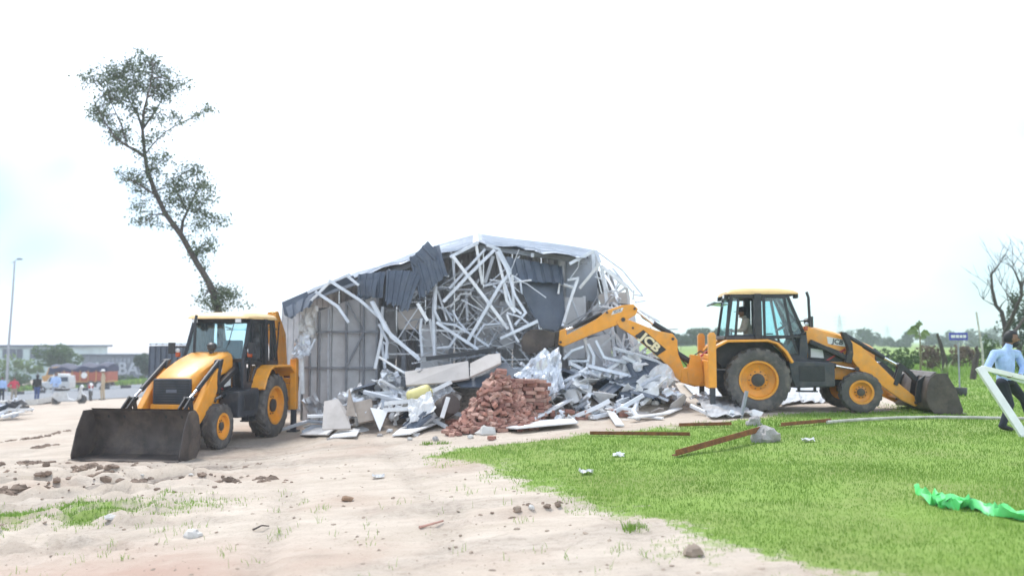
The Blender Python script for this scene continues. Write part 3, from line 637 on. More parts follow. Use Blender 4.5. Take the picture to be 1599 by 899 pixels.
RLOC = Vector((5.56, 18.76, 0)); RHEAD = R(-7)
def hoe_right(root, M):
    Mi = M.inverted(); nrm = (M.to_3x3() @ Vector((0, 1, 0))); o = M.translation
    def L(px, py):
        d = ray(px, py); c = Vector((0, 0, CAMZ)); k = (o - c).dot(nrm) / d.dot(nrm); p = Mi @ (c + d * k); return (p.x, p.z)
    def L3(px, py, y): x, z = L(px, py); return (x, y, z)
    h = empty('digging_arm', (0, 0, 0)); h.parent = root
    boom = [L(*p) for p in ((962, 503), (968, 496), (984, 500), (1024, 516), (1050, 521), (1057, 531), (1058, 551), (1066, 572), (1075, 584), (1084, 588), (1084, 597), (1072, 598), (1055, 591), (1041, 570), (1030, 559), (988, 524), (967, 511))]
    b_ = MB().prism(boom, -.15, .15).build('boom', YEL, h, bevel=.018)
    dip = [L(*p) for p in ((950, 484), (970, 477), (988, 475), (996, 482), (993, 491), (972, 504), (920, 524), (880, 541), (872, 538), (874, 516), (884, 512), (885, 523), (930, 499))]
    MB().prism(dip, -.125, .125).build('dipper', YEL, h, bevel=.015)
    for px, py, r_ in ((973, 499, .05), (991, 482, .03), (948, 488, .03), (1050, 529, .035), (988, 512, .025), (1077, 591, .05), (876, 534, .03)):
        c = L3(px, py, 0); MB().lathe([(r_, -.175), (r_, .175)], c, (0, 1, 0), 12).build('pivot_pin', HUB, h, smooth=40)
    # rams
    MB().tube([L3(1052, 524, 0), L3(1020, 505, 0)], .065, 12).build('dipper_ram', BLK, h, smooth=40)
    MB().tube([L3(1022, 506, 0), L3(993, 484, 0)], .04, 10).build('dipper_rod', CHR, h, smooth=40)
    MB().tube([L3(940, 489, 0), L3(895, 511, 0)], .055, 12).build('crowd_ram', BLK, h, smooth=40)
    MB().tube([L3(897, 510, 0), L3(880, 517, 0)], .032, 10).build('crowd_rod', CHR, h, smooth=40)
    MB().tube([L3(1058, 552, 0), L3(1080, 566, 0), ], .07, 12).build('boom_ram', BLK, h, smooth=40)
    MB().prism([L(1078, 553), L(1092, 555), L(1098, 590), L(1090, 602), L(1074, 598), L(1072, 580)], -.19, -.12).build('king_post', YEL, h, bevel=.01)
    MB().prism([L(1078, 553), L(1092, 555), L(1098, 590), L(1090, 602), L(1074, 598), L(1072, 580)], .12, .19).build('king_post', YEL, h, bevel=.01)
    hoses(h, [[L3(1090, 556, .05), L3(1100, 568, .1), L3(1108, 562, .1), L3(1116, 575, .1)], [L3(1086, 575, -.05), L3(1098, 582, -.1), L3(1106, 574, -.1), L3(1116, 585, 0)], [L3(1076, 560, .1), L3(1095, 548, .12), L3(1105, 556, .12), L3(1114, 552, .1)],
              [L3(1056, 535, .17), L3(1064, 560, .2), L3(1080, 578, .2), L3(1095, 590, .15)], [L3(1030, 512, .1), L3(1004, 496, .15), L3(990, 476, .1), L3(965, 474, .1)]])
    MB().tube([L3(1094, 556, 0), L3(1106, 547, 0)], .025, 8).build('red_lever', REDD, h)
    # bucket shell, links
    prof = [L(*p) for p in ((868, 520), (850, 515), (832, 514), (820, 522), (815, 534), (818, 547), (826, 553))]; inn = [L(*p) for p in ((828, 549), (822, 544), (820, 534), (825, 526), (835, 519), (850, 520), (866, 525))]
    hb = empty('digging_bucket', (0, 0, 0)); hb.parent = h
    MB().prism(prof + inn, -.30, .30).build('bucket_shell', BKT, hb, smooth=30)
    for s in (-1, 1): MB().prism([L(*p) for p in ((868, 520), (850, 515), (832, 514), (820, 522), (815, 534), (818, 547), (826, 553), (846, 546), (866, 540))], s * .28, s * .31).build('bucket_side', BKT, hb)
    for k in range(4):
        c = L3(828, 553, -.25 + k * .166); MB().box(c, (.16, .05, .035), rot=Matrix.Rotation(R(25), 3, 'Y')).build('tooth', BKT, hb)
    MB().prism([L(862, 520), L(876, 516), L(878, 536), L(868, 544)], -.12, .12).build('bucket_link', BKT, hb, bevel=.01)
    # boom lettering: dark slanted plate with pale letters on both faces
    c0 = Vector(L3(1015, 535, 0)); a_ = Vector(L3(996, 518, 0)); b2 = Vector(L3(1034, 551, 0)); r_ = (b2 - a_).normalized(); up = Vector((0, 0, 1)); up = (up - r_ * up.dot(r_)).normalized()
    for s in (-1, 1):
        pl = [c0 + r_ * x + up * z for x, z in ((-.38, -.125), (.32, -.125), (.38, .125), (-.32, .125))]
        MB().prism([(p.x, p.z) for p in pl], s * .151, s * .156).build('name_plate', BLK, b_)
        decal(b_, 'JCB', (c0.x, s * .159, c0.z), .27, r_ * (1 if s < 0 else -1), up, CREAM, bold=.012, xs=1.22)
    c0 = Vector(L3(964, 486, 0)); r2 = (Vector(L3(975, 482, 0)) - Vector(L3(950, 490, 0))).normalized(); up = Vector((0, 0, 1))
    for s in (-1, 1):
        pl = [c0 + r2 * x + up * z for x, z in ((-.15, -.045), (.11, -.045), (.15, .045), (-.11, .045))]
        MB().prism([(p.x, p.z) for p in pl], s * .126, s * .130).build('name_plate', WHT, h); decal(h, '3DX', (c0.x, s * .133, c0.z), .10, r2 * (1 if s < 0 else -1), up, SEAT, bold=.002)
def hoe_left(root, M):
    h = empty('digging_arm', (0, 0, 0)); h.parent = root
    MB().prism([(-1.30, .62), (-1.62, .62), (-1.95, 1.2), (-1.98, 1.9), (-1.60, 2.75), (-1.42, 2.80), (-1.40, 2.60), (-1.62, 1.9), (-1.58, 1.25)], .05, .33).build('boom', YEL, h, bevel=.018)
    MB().prism([(-1.42, 2.84), (-1.62, 2.87), (-2.1, 2.3), (-2.25, 1.35), (-2.12, 1.30), (-1.95, 2.2), (-1.5, 2.58)], .08, .30).build('dipper', YEL, h, bevel=.015)
    MB().tube([(-1.45, .19, 1.3), (-1.5, .19, 2.5)], .06, 10).build('boom_ram', BLK, h)
    prof = [(-2.1, 1.40), (-2.4, 1.42), (-2.58, 1.2), (-2.55, .9), (-2.35, .72), (-2.30, .78), (-2.48, .95), (-2.50, 1.18), (-2.36, 1.35), (-2.1, 1.33)]
    hb = empty('digging_bucket', (0, 0, 0)); hb.parent = h
    MB().prism(prof, -.11, .49).build('bucket_shell', BKT, hb)
    for y in (-.11, .47): MB().prism([(-2.1, 1.40), (-2.4, 1.42), (-2.58, 1.2), (-2.55, .9), (-2.35, .72), (-2.15, 1.0)], y, y + .02).build('bucket_side', BKT, hb)
    hoses(h, [[(-1.2, .2, 1.1), (-1.3, .22, 1.5), (-1.45, .36, 1.9), (-1.55, .36, 2.6)]])
machine(RLOC, RHEAD, 'yellow backhoe loader with its digging arm stretched into the wrecked shed', hoe_right)
LLOC = Vector((-6.69, 19.51, PADZ)); LHEAD = R(-98.5)
machine(LLOC, LHEAD, 'yellow backhoe loader facing forward with its wide bucket on the sand', hoe_left).scale = (1.02, .98, 1.07)
# ------------------------------------------------------------------ the wrecked shed
SH = empty('wrecked_shed', (0, 22.5, gz(0, 22.5)), 0, 'half demolished metal shed with sagging pale roof and torn steel framing', 'shed')
SHI = Matrix.Translation(-Vector(SH.location))
def sbuild(mb, name, m, bevel=0, smooth=None, parent=None):
    mb.v = [tuple(SHI @ Vector(p)) for p in mb.v]; return mb.build(name, m, parent or SH, smooth, bevel)
def corr_sheet(c00, c10, c01, c11, ribs=6, depth=.035, th=.006, nv=4, sag=0, m_top=0, m_bot=1, ragged=0, seed=0, curl=None):
    """ribbed sheet between four corners: u runs across the ribs, v along them; real thickness, two faces"""
    c00, c10, c01, c11 = map(Vector, (c00, c10, c01, c11)); rnd = random.Random(seed)
    nrm = (c10 - c00).cross(c01 - c00).normalized()
    us = []
    for k in range(ribs):
        for f, h in ((.0, 0), (.58, 0), (.68, 1), (.86, 1), (.96, 0)): us.append(((k + f) / ribs, h))
    us.append((1, 0)); vs_ = [i / nv for i in range(nv + 1)]; mb = MB(); nu = len(us)
    for side in (0, 1):
        rnd = random.Random(seed)
        rag = [rnd.uniform(0, ragged) for _ in us]
        P = []
        for v in vs_:
            for i, (u, h) in enumerate(us):
                vv = v * (1 - rag[i]); p = (c00 * (1 - u) + c10 * u) * (1 - vv) + (c01 * (1 - u) + c11 * u) * vv
                d = h * depth - sag * math.sin(math.pi * v) + (curl(u, vv) if curl else 0)
                P.append(p + nrm * (d - side * th))
        F = [(j * nu + i, j * nu + i + 1, (j + 1) * nu + i + 1, (j + 1) * nu + i) for j in range(nv) for i in range(nu - 1)]
        if side: F = [f[::-1] for f in F]
        mb.add(P, F, m_bot if side else m_top)
    n0 = nu * (nv + 1)
    for i in range(nu - 1): mb.f += [(i + 1, i, n0 + i, n0 + i + 1), (nv * nu + i, nv * nu + i + 1, n0 + nv * nu + i + 1, n0 + nv * nu + i)]; mb.m += [m_bot] * 2
    for j in range(nv): mb.f += [(j * nu, (j + 1) * nu, n0 + (j + 1) * nu, n0 + j * nu), ((j + 1) * nu + nu - 1, j * nu + nu - 1, n0 + j * nu + nu - 1, n0 + (j + 1) * nu + nu - 1)]; mb.m += [m_bot] * 2
    return mb
def panel(pts, th=.03, wob=0, sub=1, seed=0):
    """flat board through a polygon of points, pushed back by its thickness"""
    pts = [Vector(p) for p in pts]; n = Vector((0, 0, 0))
    for i in range(len(pts)): n += pts[i].cross(pts[(i + 1) % len(pts)])
    n = n.normalized()
    if n.y > 0: n = -n
    k = len(pts); a = [p for p in pts]; b_ = [p - n * th for p in pts]
    fs = [tuple(range(k)), tuple(range(2 * k - 1, k - 1, -1))] + [(i, i + k, (i + 1) % k + k, (i + 1) % k) for i in range(k)]
    return MB().add(a + b_, fs)
def T(*p): return at(*p)

# roof: two slopes, dipping towards the front; each sheet its own piece
FR = [(446, 484), (490, 458), (560, 434), (640, 409), (748, 381)]; RE = [(452, 474), (490, 450), (560, 425), (640, 398), (746, 366)]
def poly_at(poly, t):
    n = len(poly) - 1; x = min(max(t, 0), 1) * n; i = min(int(x), n - 1); f = x - i
    return (poly[i][0] * (1 - f) + poly[i + 1][0] * f, poly[i][1] * (1 - f) + poly[i + 1][1] * f)
YF, YR = 20.0, 26.0
def roofpt(F, Rr, t, v): return at(*poly_at(F, t), YF).lerp(at(*poly_at(Rr, t), YR), v)
seams = [0, .2, .4, .6, .8, 1]
FR2 = [(748, 381), (800, 388), (870, 397), (915, 404)]; RE2 = [(746, 366), (800, 372), (870, 383), (930, 392)]
for (F_, R_, seg) in ((FR, RE, [(0, .25), (.25, .5), (.5, .75), (.75, 1)]), (FR2, RE2, [(0, .5), (.5, 1)])):
    for j in range(5):
        for (t0, t1) in seg:
            if F_ is FR and j == 0 and t0 in (.25,): continue
            v0, v1 = seams[j] + (.0 if j else random.uniform(-.03, .10)), seams[j + 1] + .012
            lift = Vector((0, 0, .012 * ((j % 2))))
            # ribs run down the slope: u along v (depth), v along slope
            a00, a10 = roofpt(F_, R_, t1, v0) + lift, roofpt(F_, R_, t1, v1) + lift; b00, b10 = roofpt(F_, R_, t0, v0) + lift, roofpt(F_, R_, t0, v1) + lift
            up = (a10 - a00).cross(b00 - a00).z > 0
            q = (a00, a10, b00, b10) if up else (a10, a00, b10, b00)
            sbuild(corr_sheet(*q, ribs=4, depth=.03, nv=6, sag=random.uniform(-.06, .14) if j == 0 else random.uniform(-.03, .05), seed=j * 10 + int(t0 * 8), curl=(lambda u, v: .10 * mnoise.noise(Vector((u * 2.2, v * 5, t0 * 9)))) if j == 0 else None), 'roof_sheet', [SHTP, SHT])  # roof's underside shade painted in as dark slate, below the pale top
ra, rb_ = roofpt(FR, RE, 1, 0), roofpt(FR, RE, 1, 1)
for s in (-1, 1): sbuild(panel([ra + Vector((0, -.02, .055)), rb_ + Vector((0, .02, .055)), rb_ + Vector((s * .16, .02, .005)), ra + Vector((s * .16, -.02, .005))], .004), 'ridge_cap', STLD)
# dark torn sheets hanging from the front edge (own corners, slightly curled)
def hang(px4, Y4, ribs, seed, ragged=.12, curl=.06, m=SHT):
    c = [at(p[0], p[1], y) for p, y in zip(px4, Y4)]
    q = corr_sheet(*c, ribs=ribs, depth=.035, nv=6, ragged=ragged, seed=seed, m_bot=0, curl=lambda u, v: curl * math.sin(3 * v + u * 2))
    return sbuild(q, 'hanging_sheet', [m, SHT])
hang([(686, 382), (640, 404), (700, 432), (655, 470)], [19.9, 19.9, 19.5, 19.45], 5, 1)
hang([(668, 376), (640, 410), (690, 402), (664, 432)], [19.85, 19.85, 19.7, 19.65], 3, 2, .2)
hang([(660, 424), (604, 424), (636, 490), (600, 474)], [19.75, 19.8, 19.35, 19.4], 5, 3, .15)
hang([(602, 424), (560, 430), (598, 466), (556, 468)], [19.9, 19.95, 19.7, 19.7], 4, 4, .1)
hang([(590, 436), (556, 440), (585, 470), (560, 462)], [19.7, 19.7, 19.6, 19.6], 3, 5, .2)
hang([(790, 400), (878, 414), (800, 440), (880, 446)], [20.3, 20.4, 20.1, 20.2], 6, 6, .1, .05)
# the large plain slate sheet below it
pl = panel([at(*p) for p in ((796, 420, 20.35), (878, 440, 20.45), (884, 500, 20.2), (870, 516, 20.1), (846, 512, 20.1), (828, 486, 20.2), (815, 455, 20.25))], .02); sbuild(pl, 'hanging_sheet', SHT)
# eave fascia and dark folded flashing at the left corner
sbuild(panel([at(*p) for p in ((440, 472, 19.9), (500, 446, 19.9), (552, 430, 20.1), (556, 440, 20.2), (520, 452, 20.1), (470, 478, 19.9), (456, 498, 19.8), (444, 492, 19.8))], .02), 'fascia', SHT)
sbuild(corr_sheet(at(446, 480, 19.8), at(500, 452, 19.8), at(452, 498, 19.5), at(484, 478, 19.5), 3, nv=3, ragged=.1, m_bot=0), 'flashing_sheet', [SHT, SHT])

# walls -----------------------------------------------------------------
def wallp(px0, px1, pyt, Y, m=PANEL, zb=None, Y1=None):
    a = at(px0, pyt, Y); b_ = at(px1, pyt, Y1 or Y); z0 = zb if zb is not None else min(gz(a.x, a.y), gz(b_.x, b_.y)) - .05
    return panel([a, b_, Vector((b_.x, b_.y, z0)), Vector((a.x, a.y, z0))], .035)
tops = {475: 492, 497: 486, 519: 478, 541: 470, 563: 464, 592: 456}
ks = sorted(tops)
for i in range(len(ks) - 1):
    a, b_ = ks[i], ks[i + 1]; Yk = 22.0
    A, B = at(a + .5, tops[a], Yk + .01 * (i % 2)), at(b_ - .5, tops[b_], Yk + .01 * (i % 2)); z0 = -.75
    sbuild(panel([A, B, Vector((B.x, B.y, z0)), Vector((A.x, A.y, z0))], .04), 'wall_panel', PANEL, bevel=.006)
def stud(a, b_, w=.07, m=STL, d=.05): return sbuild(MB().tube([a, b_], 0, sq=(w, d)), 'stud', m)
for px, w, m_ in ((484, .07, STLD), (499, .05, STLD), (513, .06, STL), (541, .08, STLD), (568, .07, STLD), (589, .09, STLD)):
    stud(at(px, poly_at([(475, 492), (592, 456)], (px - 475) / 117)[1] + 2, 21.93), Vector((at(px, 600, 21.93).x, 21.93, -.75)), w, m_)
for py in (518, 574): stud(at(476, py, 21.90), at(592, py, 21.90), .06, STLD)
stud(at(541, 572, 21.87), at(568, 519, 21.87), .06, STLD); stud(at(541, 470, 21.88), at(568, 518, 21.88), .05, STLD)
# rear and side cladding
xs_b = np.linspace(440, 935, 12)
for i in range(11):
    a, b_ = xs_b[i], xs_b[i + 1]; A = at(a, 420, 25.9); B = at(b_, 420, 25.9)
    def zt(px):
        return at(px, poly_at(RE + RE2[1:], .0)[1], 25.9).z
    def topy(px):
        P_ = RE + RE2[1:]
        for q in range(len(P_) - 1):
            if P_[q][0] <= px <= P_[q + 1][0]: return P_[q][1] + (px - P_[q][0]) / (P_[q + 1][0] - P_[q][0]) * (P_[q + 1][1] - P_[q][1])
        return P_[0][1] if px < P_[0][0] else P_[-1][1]
    A = at(a + .3, topy(a) + 5, 25.9); B = at(b_ - .3, topy(b_) + 5, 25.9)
    sbuild(corr_sheet(Vector((B.x, 25.9, -.7)), Vector((A.x, 25.9, -.7)), B, A, 5, .03, nv=1, m_bot=0), 'wall_sheet', [PANEL, PANEL])
for i in range(4):      # left side wall, running back
    y0 = 22.1 + i * .95; xl = at(455, 470, 21).x - .02 * i
    sbuild(corr_sheet(Vector((xl, y0, -.75)), Vector((xl, y0 + .94, -.75)), Vector((xl, y0, 2.45 + .05 * i)), Vector((xl, y0 + .94, 2.5 + .05 * i)), 5, .03, nv=1, m_bot=0), 'wall_sheet', [PANEL, PANEL])
for i in range(5):      # right side wall, leaning in
    y0 = 20.9 + i * .98; xr = 3.15
    sbuild(corr_sheet(Vector((xr + .45, y0, -.5)), Vector((xr + .45, y0 + .97, -.5)), Vector((xr - .55, y0, 3.35 + .1 * i)), Vector((xr - .5, y0 + .97, 3.4 + .1 * i)), 5, .03, nv=1, m_bot=0), 'wall_sheet', [PANEL, PANEL])
# mid partitions and loose hanging boards
PN = [((620, 487), (657, 480), (660, 514), (622, 514), 20.6, BEIGE), ((657, 506), (682, 508), (684, 580), (656, 580), 21.2, PANEL), ((684, 520), (700, 522), (702, 575), (684, 578), 22.6, PANEL),
      ((745, 450), (778, 448), (780, 540), (744, 545), 22.8, PANEL), ((780, 470), (800, 472), (802, 545), (780, 545), 21.6, PANEL), ((882, 464), (912, 464), (914, 560), (880, 560), 21.0, PANEL),
      ((932, 460), (952, 457), (978, 456), (982, 478), (938, 474), 20.6, BEIGE), ((912, 530), (952, 520), (958, 580), (920, 590), 20.3, PANEL), ((925, 478), (950, 470), (955, 545), (930, 560), 21.2, PANEL),
      ((884, 405), (930, 398), (934, 470), (884, 470), 22.8, SHTP), ((960, 470), (990, 476), (1000, 560), (966, 570), 21.4, PANEL), ((600, 480), (618, 480), (620, 560), (602, 560), 23.2, PANEL)]
for p in PN: sbuild(panel([at(x, y, p[-2]) for x, y in p[:-2]], .03), 'wall_board', p[-1], bevel=.004)
# torn white lining at the left post
def crumple(px, Y, seed, amp=.10, n=10, th=.012):
    """creased sheet over a quad of pixels: real depth from folded noise"""
    c = [at(p[0], p[1], (Y[i] if hasattr(Y, '__len__') else Y)) for i, p in enumerate(px)]; return crumple3(c, seed, amp, n, th)
def crumple3(c, seed, amp=.10, n=10, th=.012, ragged=.06):
    c = [Vector(p) for p in c]; nr = (c[1] - c[0]).cross(c[3] - c[0]).normalized(); mb = MB(); P = []
    for j in range(n + 1):
        for i in range(n + 1):
            u, v = i / n, j / n; p = (c[0] * (1 - u) + c[1] * u) * (1 - v) + (c[3] * (1 - u) + c[2] * u) * v
            q = Vector((u * 3 + seed * 7.3, v * 3 + seed * 3.1, seed)); f = mnoise.noise(q); g = abs(mnoise.noise(q * 2.1)) - .25
            e = ragged if i in (0, n) or j in (0, n) else 0
            P.append(p + nr * amp * (f * 1.2 + g * 1.4) + Vector((mnoise.noise(q * 5 + Vector((9, 0, 0))), 0, mnoise.noise(q * 5))) * (e * .6 + amp * .12))
    m_ = n + 1; F = [(j * m_ + i, j * m_ + i + 1, (j + 1) * m_ + i + 1, (j + 1) * m_ + i) for j in range(n) for i in range(n)]
    o = len(P); mb.add(P + [p - nr * th for p in P], F + [tuple(o + k for k in f[::-1]) for f in F])
    B = [(i, i + 1) for i in range(n)] + [(j * m_ + n, (j + 1) * m_ + n) for j in range(n)] + [(n * m_ + i + 1, n * m_ + i) for i in range(n - 1, -1, -1)] + [((j + 1) * m_, j * m_) for j in range(n - 1, -1, -1)]
    for a, b_ in B: mb.f.append((b_, a, o + a, o + b_)); mb.m.append(0)
    return mb
sbuild(crumple([(470, 476), (497, 478), (492, 528), (468, 524)], [20.4, 20.3, 20.5, 20.5], 3, .14), 'torn_lining', WBOARD)
sbuild(crumple([(460, 530), (480, 520), (486, 556), (456, 560)], [20.2, 20.2, 20.1, 20.1], 5, .12), 'torn_lining', FOIL)
# steel members traced over the front, each with its own depth
def zt8(L_, x0=580, y0=370, s=4.731): return [(x0 + a / s, y0 + b_ / s) for a, b_ in L_]
ST = []
def S(pts, Y0, Y1=None, w=.09, m=None, zoom=None):
    if zoom: pts = zt8(pts, *zoom)
    Y1 = Y0 if Y1 is None else Y1; n = len(pts) - 1
    P = [at(x, y, Y0 + (Y1 - Y0) * i / n) for i, (x, y) in enumerate(pts)]
    dv = (P[1] - P[0]).normalized()
    ST.append((P, w * .80, m or random.choice([STL, STL, STL2])))
A_ = (580, 370, 4.731); B_ = (860, 380, 4.995); C_ = (850, 430, 3.745); D_ = (430, 350, 2.568)
for pts, y0, y1, w in (([(580, 150), (790, 40)], 19.9, 19.9, .10), ([(600, 140), (830, 440), (1010, 680)], 19.8, 19.6, .10), ([(530, 480), (720, 280), (910, 95)], 19.7, 19.8, .10), ([(575, 380), (840, 90)], 19.95, 20.0, .08), ([(775, 60), (820, 350)], 20.0, 20.1, .09),
        ([(925, 110), (970, 300), (1000, 470), (1060, 560)], 19.8, 19.6, .09), ([(700, 790), (960, 340), (1030, 260)], 19.6, 19.7, .10), ([(480, 630), (790, 830)], 19.5, 19.3, .09), ([(470, 330), (458, 560), (465, 900)], 19.9, 19.9, .09),
        ([(10, 480), (150, 740), (350, 890)], 19.7, 19.3, .10), ([(830, 360), (980, 330)], 20.2, 20.2, .08), ([(600, 140), (612, 290)], 20.6, 20.6, .08), ([(900, 140), (840, 340)], 20.9, 21.0, .11), ([(950, 750), (1230, 620), (1240, 680)], 19.2, 19.3, .08),
        ([(370, 600), (360, 690), (375, 880)], 19.8, 19.8, .08), ([(340, 490), (415, 620)], 19.5, 19.5, .10), ([(480, 820), (570, 820), (620, 740)], 20.2, 20.2, .07), ([(1410, 660), (1510, 330)], 20.0, 20.3, .08), ([(1380, 420), (1390, 340), (1510, 380)], 20.3, 20.2, .07),
        ([(930, 110), (1000, 240), (1060, 430), (1140, 560), (1060, 650)], 19.7, 19.5, .08), ([(1040, 280), (1050, 520), (1110, 570)], 19.8, 19.6, .08), ([(1050, 290), (1100, 320), (1110, 420), (1050, 370)], 19.9, 19.8, .06), ([(980, 330), (1040, 510)], 19.7, 19.6, .07),
        ([(370, 685), (500, 690), (700, 700)], 20.3, 20.3, .07), ([(480, 630), (620, 650), (740, 720), (870, 810)], 20.0, 19.7, .07), ([(700, 400), (710, 620)], 20.9, 20.9, .08), ([(630, 390), (740, 390), (780, 350)], 21.0, 20.8, .07), ([(490, 510), (640, 600)], 20.5, 20.2, .06), ([(540, 520), (600, 620)], 20.4, 20.2, .06),
        ([(490, 400), (560, 620)], 20.7, 20.3, .06), ([(600, 540), (640, 620), (700, 690)], 20.2, 20, .06), ([(900, 360), (990, 420), (1010, 500)], 19.9, 19.8, .07), ([(1000, 560), (1100, 590), (1160, 640)], 19.5, 19.4, .06), ([(850, 60), (940, 90)], 19.9, 19.9, .09), ([(60, 760), (110, 790), (120, 899)], 20.2, 20.1, .07),
        ([(940, 90), (1030, 260)], 20.0, 19.9, .09), ([(1190, 120), (1190, 150)], 20.2, 20.2, .10), ([(1410, 140), (1400, 330)], 21.4, 21.4, .14), ([(760, 830), (770, 740), (830, 650), (960, 640)], 20.0, 20.2, .06), ([(580, 520), (660, 420), (740, 420)], 20.6, 20.6, .06), ([(1000, 570), (1060, 730), (1090, 780)], 19.5, 19.3, .07)):
    S(pts, y0, y1, w, zoom=A_)
for pts, y0, y1, w in (([(145, 160), (345, 55)], 20.0, 20.0, .10), ([(350, 55), (385, 150)], 20.0, 19.9, .10), ([(385, 155), (225, 350)], 19.9, 20.1, .09), ([(395, 170), (420, 330), (440, 490)], 19.9, 20.0, .10), ([(400, 180), (590, 340)], 19.9, 19.8, .10), ([(445, 440), (590, 340)], 20.0, 19.8, .08),
        ([(100, 620), (150, 450), (210, 280)], 20.0, 20.2, .09), ([(130, 285), (220, 270)], 20.2, 20.2, .08), ([(350, 55), (560, 210), (720, 410)], 20.4, 20.3, .05), ([(480, 190), (560, 290)], 20.2, 20.2, .06), ([(720, 410), (640, 400), (660, 460), (740, 445)], 20.2, 20.3, .045), ([(590, 340), (610, 440), (600, 560)], 19.9, 20.1, .08),
        ([(650, 360), (640, 440)], 20.2, 20.2, .05), ([(690, 520), (790, 580), (840, 640)], 20.2, 20.1, .05), ([(710, 530), (850, 612)], 20.4, 20.2, .045), ([(870, 672), (990, 668)], 20.0, 20.2, .04), ([(760, 560), (790, 640)], 20.1, 20.1, .045), ([(260, 410), (265, 600)], 21.2, 21.2, .10), ([(160, 430), (230, 610)], 21.0, 21.0, .05),
        ([(440, 490), (560, 600)], 20.1, 20.0, .08), ([(430, 250), (490, 360)], 20.5, 20.5, .06), ([(530, 290), (500, 370)], 20.3, 20.3, .06), ([(450, 200), (600, 330), (640, 380)], 20.15, 20.15, .05), ([(330, 60), (330, 230)], 21.6, 21.6, .12), ([(600, 560), (620, 700), (640, 800)], 20.0, 19.8, .08), ([(480, 660), (500, 899)], 20.0, 19.8, .10)):
    S(pts, y0, y1, w, zoom=B_)
for pts, y0, y1, w in (([(235, 370), (260, 470), (245, 560)], 19.4, 19.3, .08), ([(255, 400), (290, 470), (280, 590)], 19.3, 19.2, .09), ([(300, 380), (350, 480), (480, 510)], 19.2, 19.1, .08), ([(150, 550), (250, 575), (340, 560)], 19.1, 19.1, .08), ([(230, 415), (160, 440), (110, 490)], 19.2, 19.2, .08), ([(140, 500), (260, 500)], 19.3, 19.3, .07),
        ([(440, 500), (560, 400)], 19.3, 19.2, .08), ([(650, 520), (685, 690), (620, 755)], 19.0, 18.6, .09), ([(690, 550), (780, 745)], 19.3, 18.8, .09), ([(370, 530), (560, 500), (720, 512)], 19.4, 19.4, .08), ([(450, 590), (600, 590), (700, 605)], 19.2, 19.2, .12), ([(500, 390), (560, 470), (640, 560)], 19.5, 19.3, .09), ([(330, 420), (420, 340)], 19.8, 19.8, .07),
        ([(360, 560), (480, 480), (520, 440)], 19.2, 19.3, .09), ([(560, 540), (640, 480), (700, 500)], 19.6, 19.6, .07), ([(420, 350), (520, 520)], 19.7, 19.5, .08), ([(470, 340), (440, 500)], 20.0, 19.9, .07), ([(600, 470), (760, 600)], 19.7, 19.4, .08), ([(340, 600), (440, 670), (550, 710)], 19.0, 18.7, .08), ([(560, 600), (740, 570)], 19.6, 19.6, .07)):
    S(pts, y0, y1, w, zoom=C_)
for pts, y0, y1, w in (([(215, 225), (340, 305), (430, 385)], 19.6, 19.5, .09), ([(160, 270), (250, 330), (295, 395)], 19.5, 19.4, .09), ([(100, 350), (215, 235)], 19.7, 19.6, .08), ([(285, 205), (335, 245)], 19.6, 19.6, .08), ([(385, 310), (450, 430), (580, 545)], 19.4, 19.2, .10), ([(430, 330), (425, 460), (440, 580)], 20.4, 20.3, .09), ([(440, 390), (400, 580)], 20.2, 20.0, .09),
        ([(130, 275), (300, 200)], 19.9, 19.9, .08), ([(105, 470), (110, 680)], 20.3, 20.2, .10), ([(160, 460), (130, 520)], 20.0, 20.0, .06), ([(415, 400), (450, 470), (440, 560)], 19.7, 19.6, .08), ([(620, 380), (640, 530)], 20.2, 20.2, .08), ([(645, 240), (640, 350), (660, 390)], 19.8, 19.8, .08), ([(650, 495), (700, 490), (740, 430)], 19.9, 20, .06)):
    S(pts, y0, y1, w, zoom=D_)
# more of the tangle behind
rs = random.Random(5)
for k in range(190):
    px = rs.choice([rs.uniform(690, 830), rs.uniform(690, 830), rs.uniform(880, 1020), rs.uniform(600, 700)]); py = rs.uniform(430, 590) if px < 900 else rs.uniform(480 + max(0, px - 960) * .6, 600)
    a = rs.choice([rs.uniform(.3, 1.2), rs.uniform(-1.2, -.3), rs.uniform(-.15, .15)]); L_ = rs.uniform(25, 80); Y = rs.uniform(20.0, 21.8)
    x1, y1 = px + L_ * math.cos(a), py + L_ * math.sin(a); mid = ((px + x1) / 2 + rs.uniform(-6, 6), (py + y1) / 2 + rs.uniform(-6, 6))
    if max(x1, px) > 1015 + max(0, (y1 - 480) * .5): continue
    S([(px, py), mid, (x1, y1)], Y, Y + rs.uniform(-.5, .5), rs.uniform(.022, .055), m=rs.choice([STL, STL2, STLD]))
for k in range(75):       # bright ends tumbling down the right-hand slope
    px = rs.uniform(925, 1050); top_ = 400 + (px - 930) * 1.25; py = rs.uniform(top_ + 8, 600)
    a = rs.choice([rs.uniform(.6, 1.3), rs.uniform(-1.0, -.3), rs.uniform(-.2, .3)]); L_ = rs.uniform(18, 60); x1, y1 = px + L_ * math.cos(a), py + L_ * math.sin(a)
    if y1 < 400 + (x1 - 930) * 1.25 or x1 > 1068: continue
    S([(px, py), ((px + x1) / 2 + rs.uniform(-5, 5), (py + y1) / 2 + rs.uniform(-5, 5)), (x1, y1)], rs.uniform(19.6, 20.8), rs.uniform(19.5, 20.6), rs.uniform(.035, .08), m=rs.choice([STL, STL2, STL2]))
for P, w, m_ in ST:
    sbuild(MB().tube(P, 0, sq=(w, w * random.choice([.6, .8, 1])), up=(0, -1, .02)), 'steel_member', m_, bevel=.006)
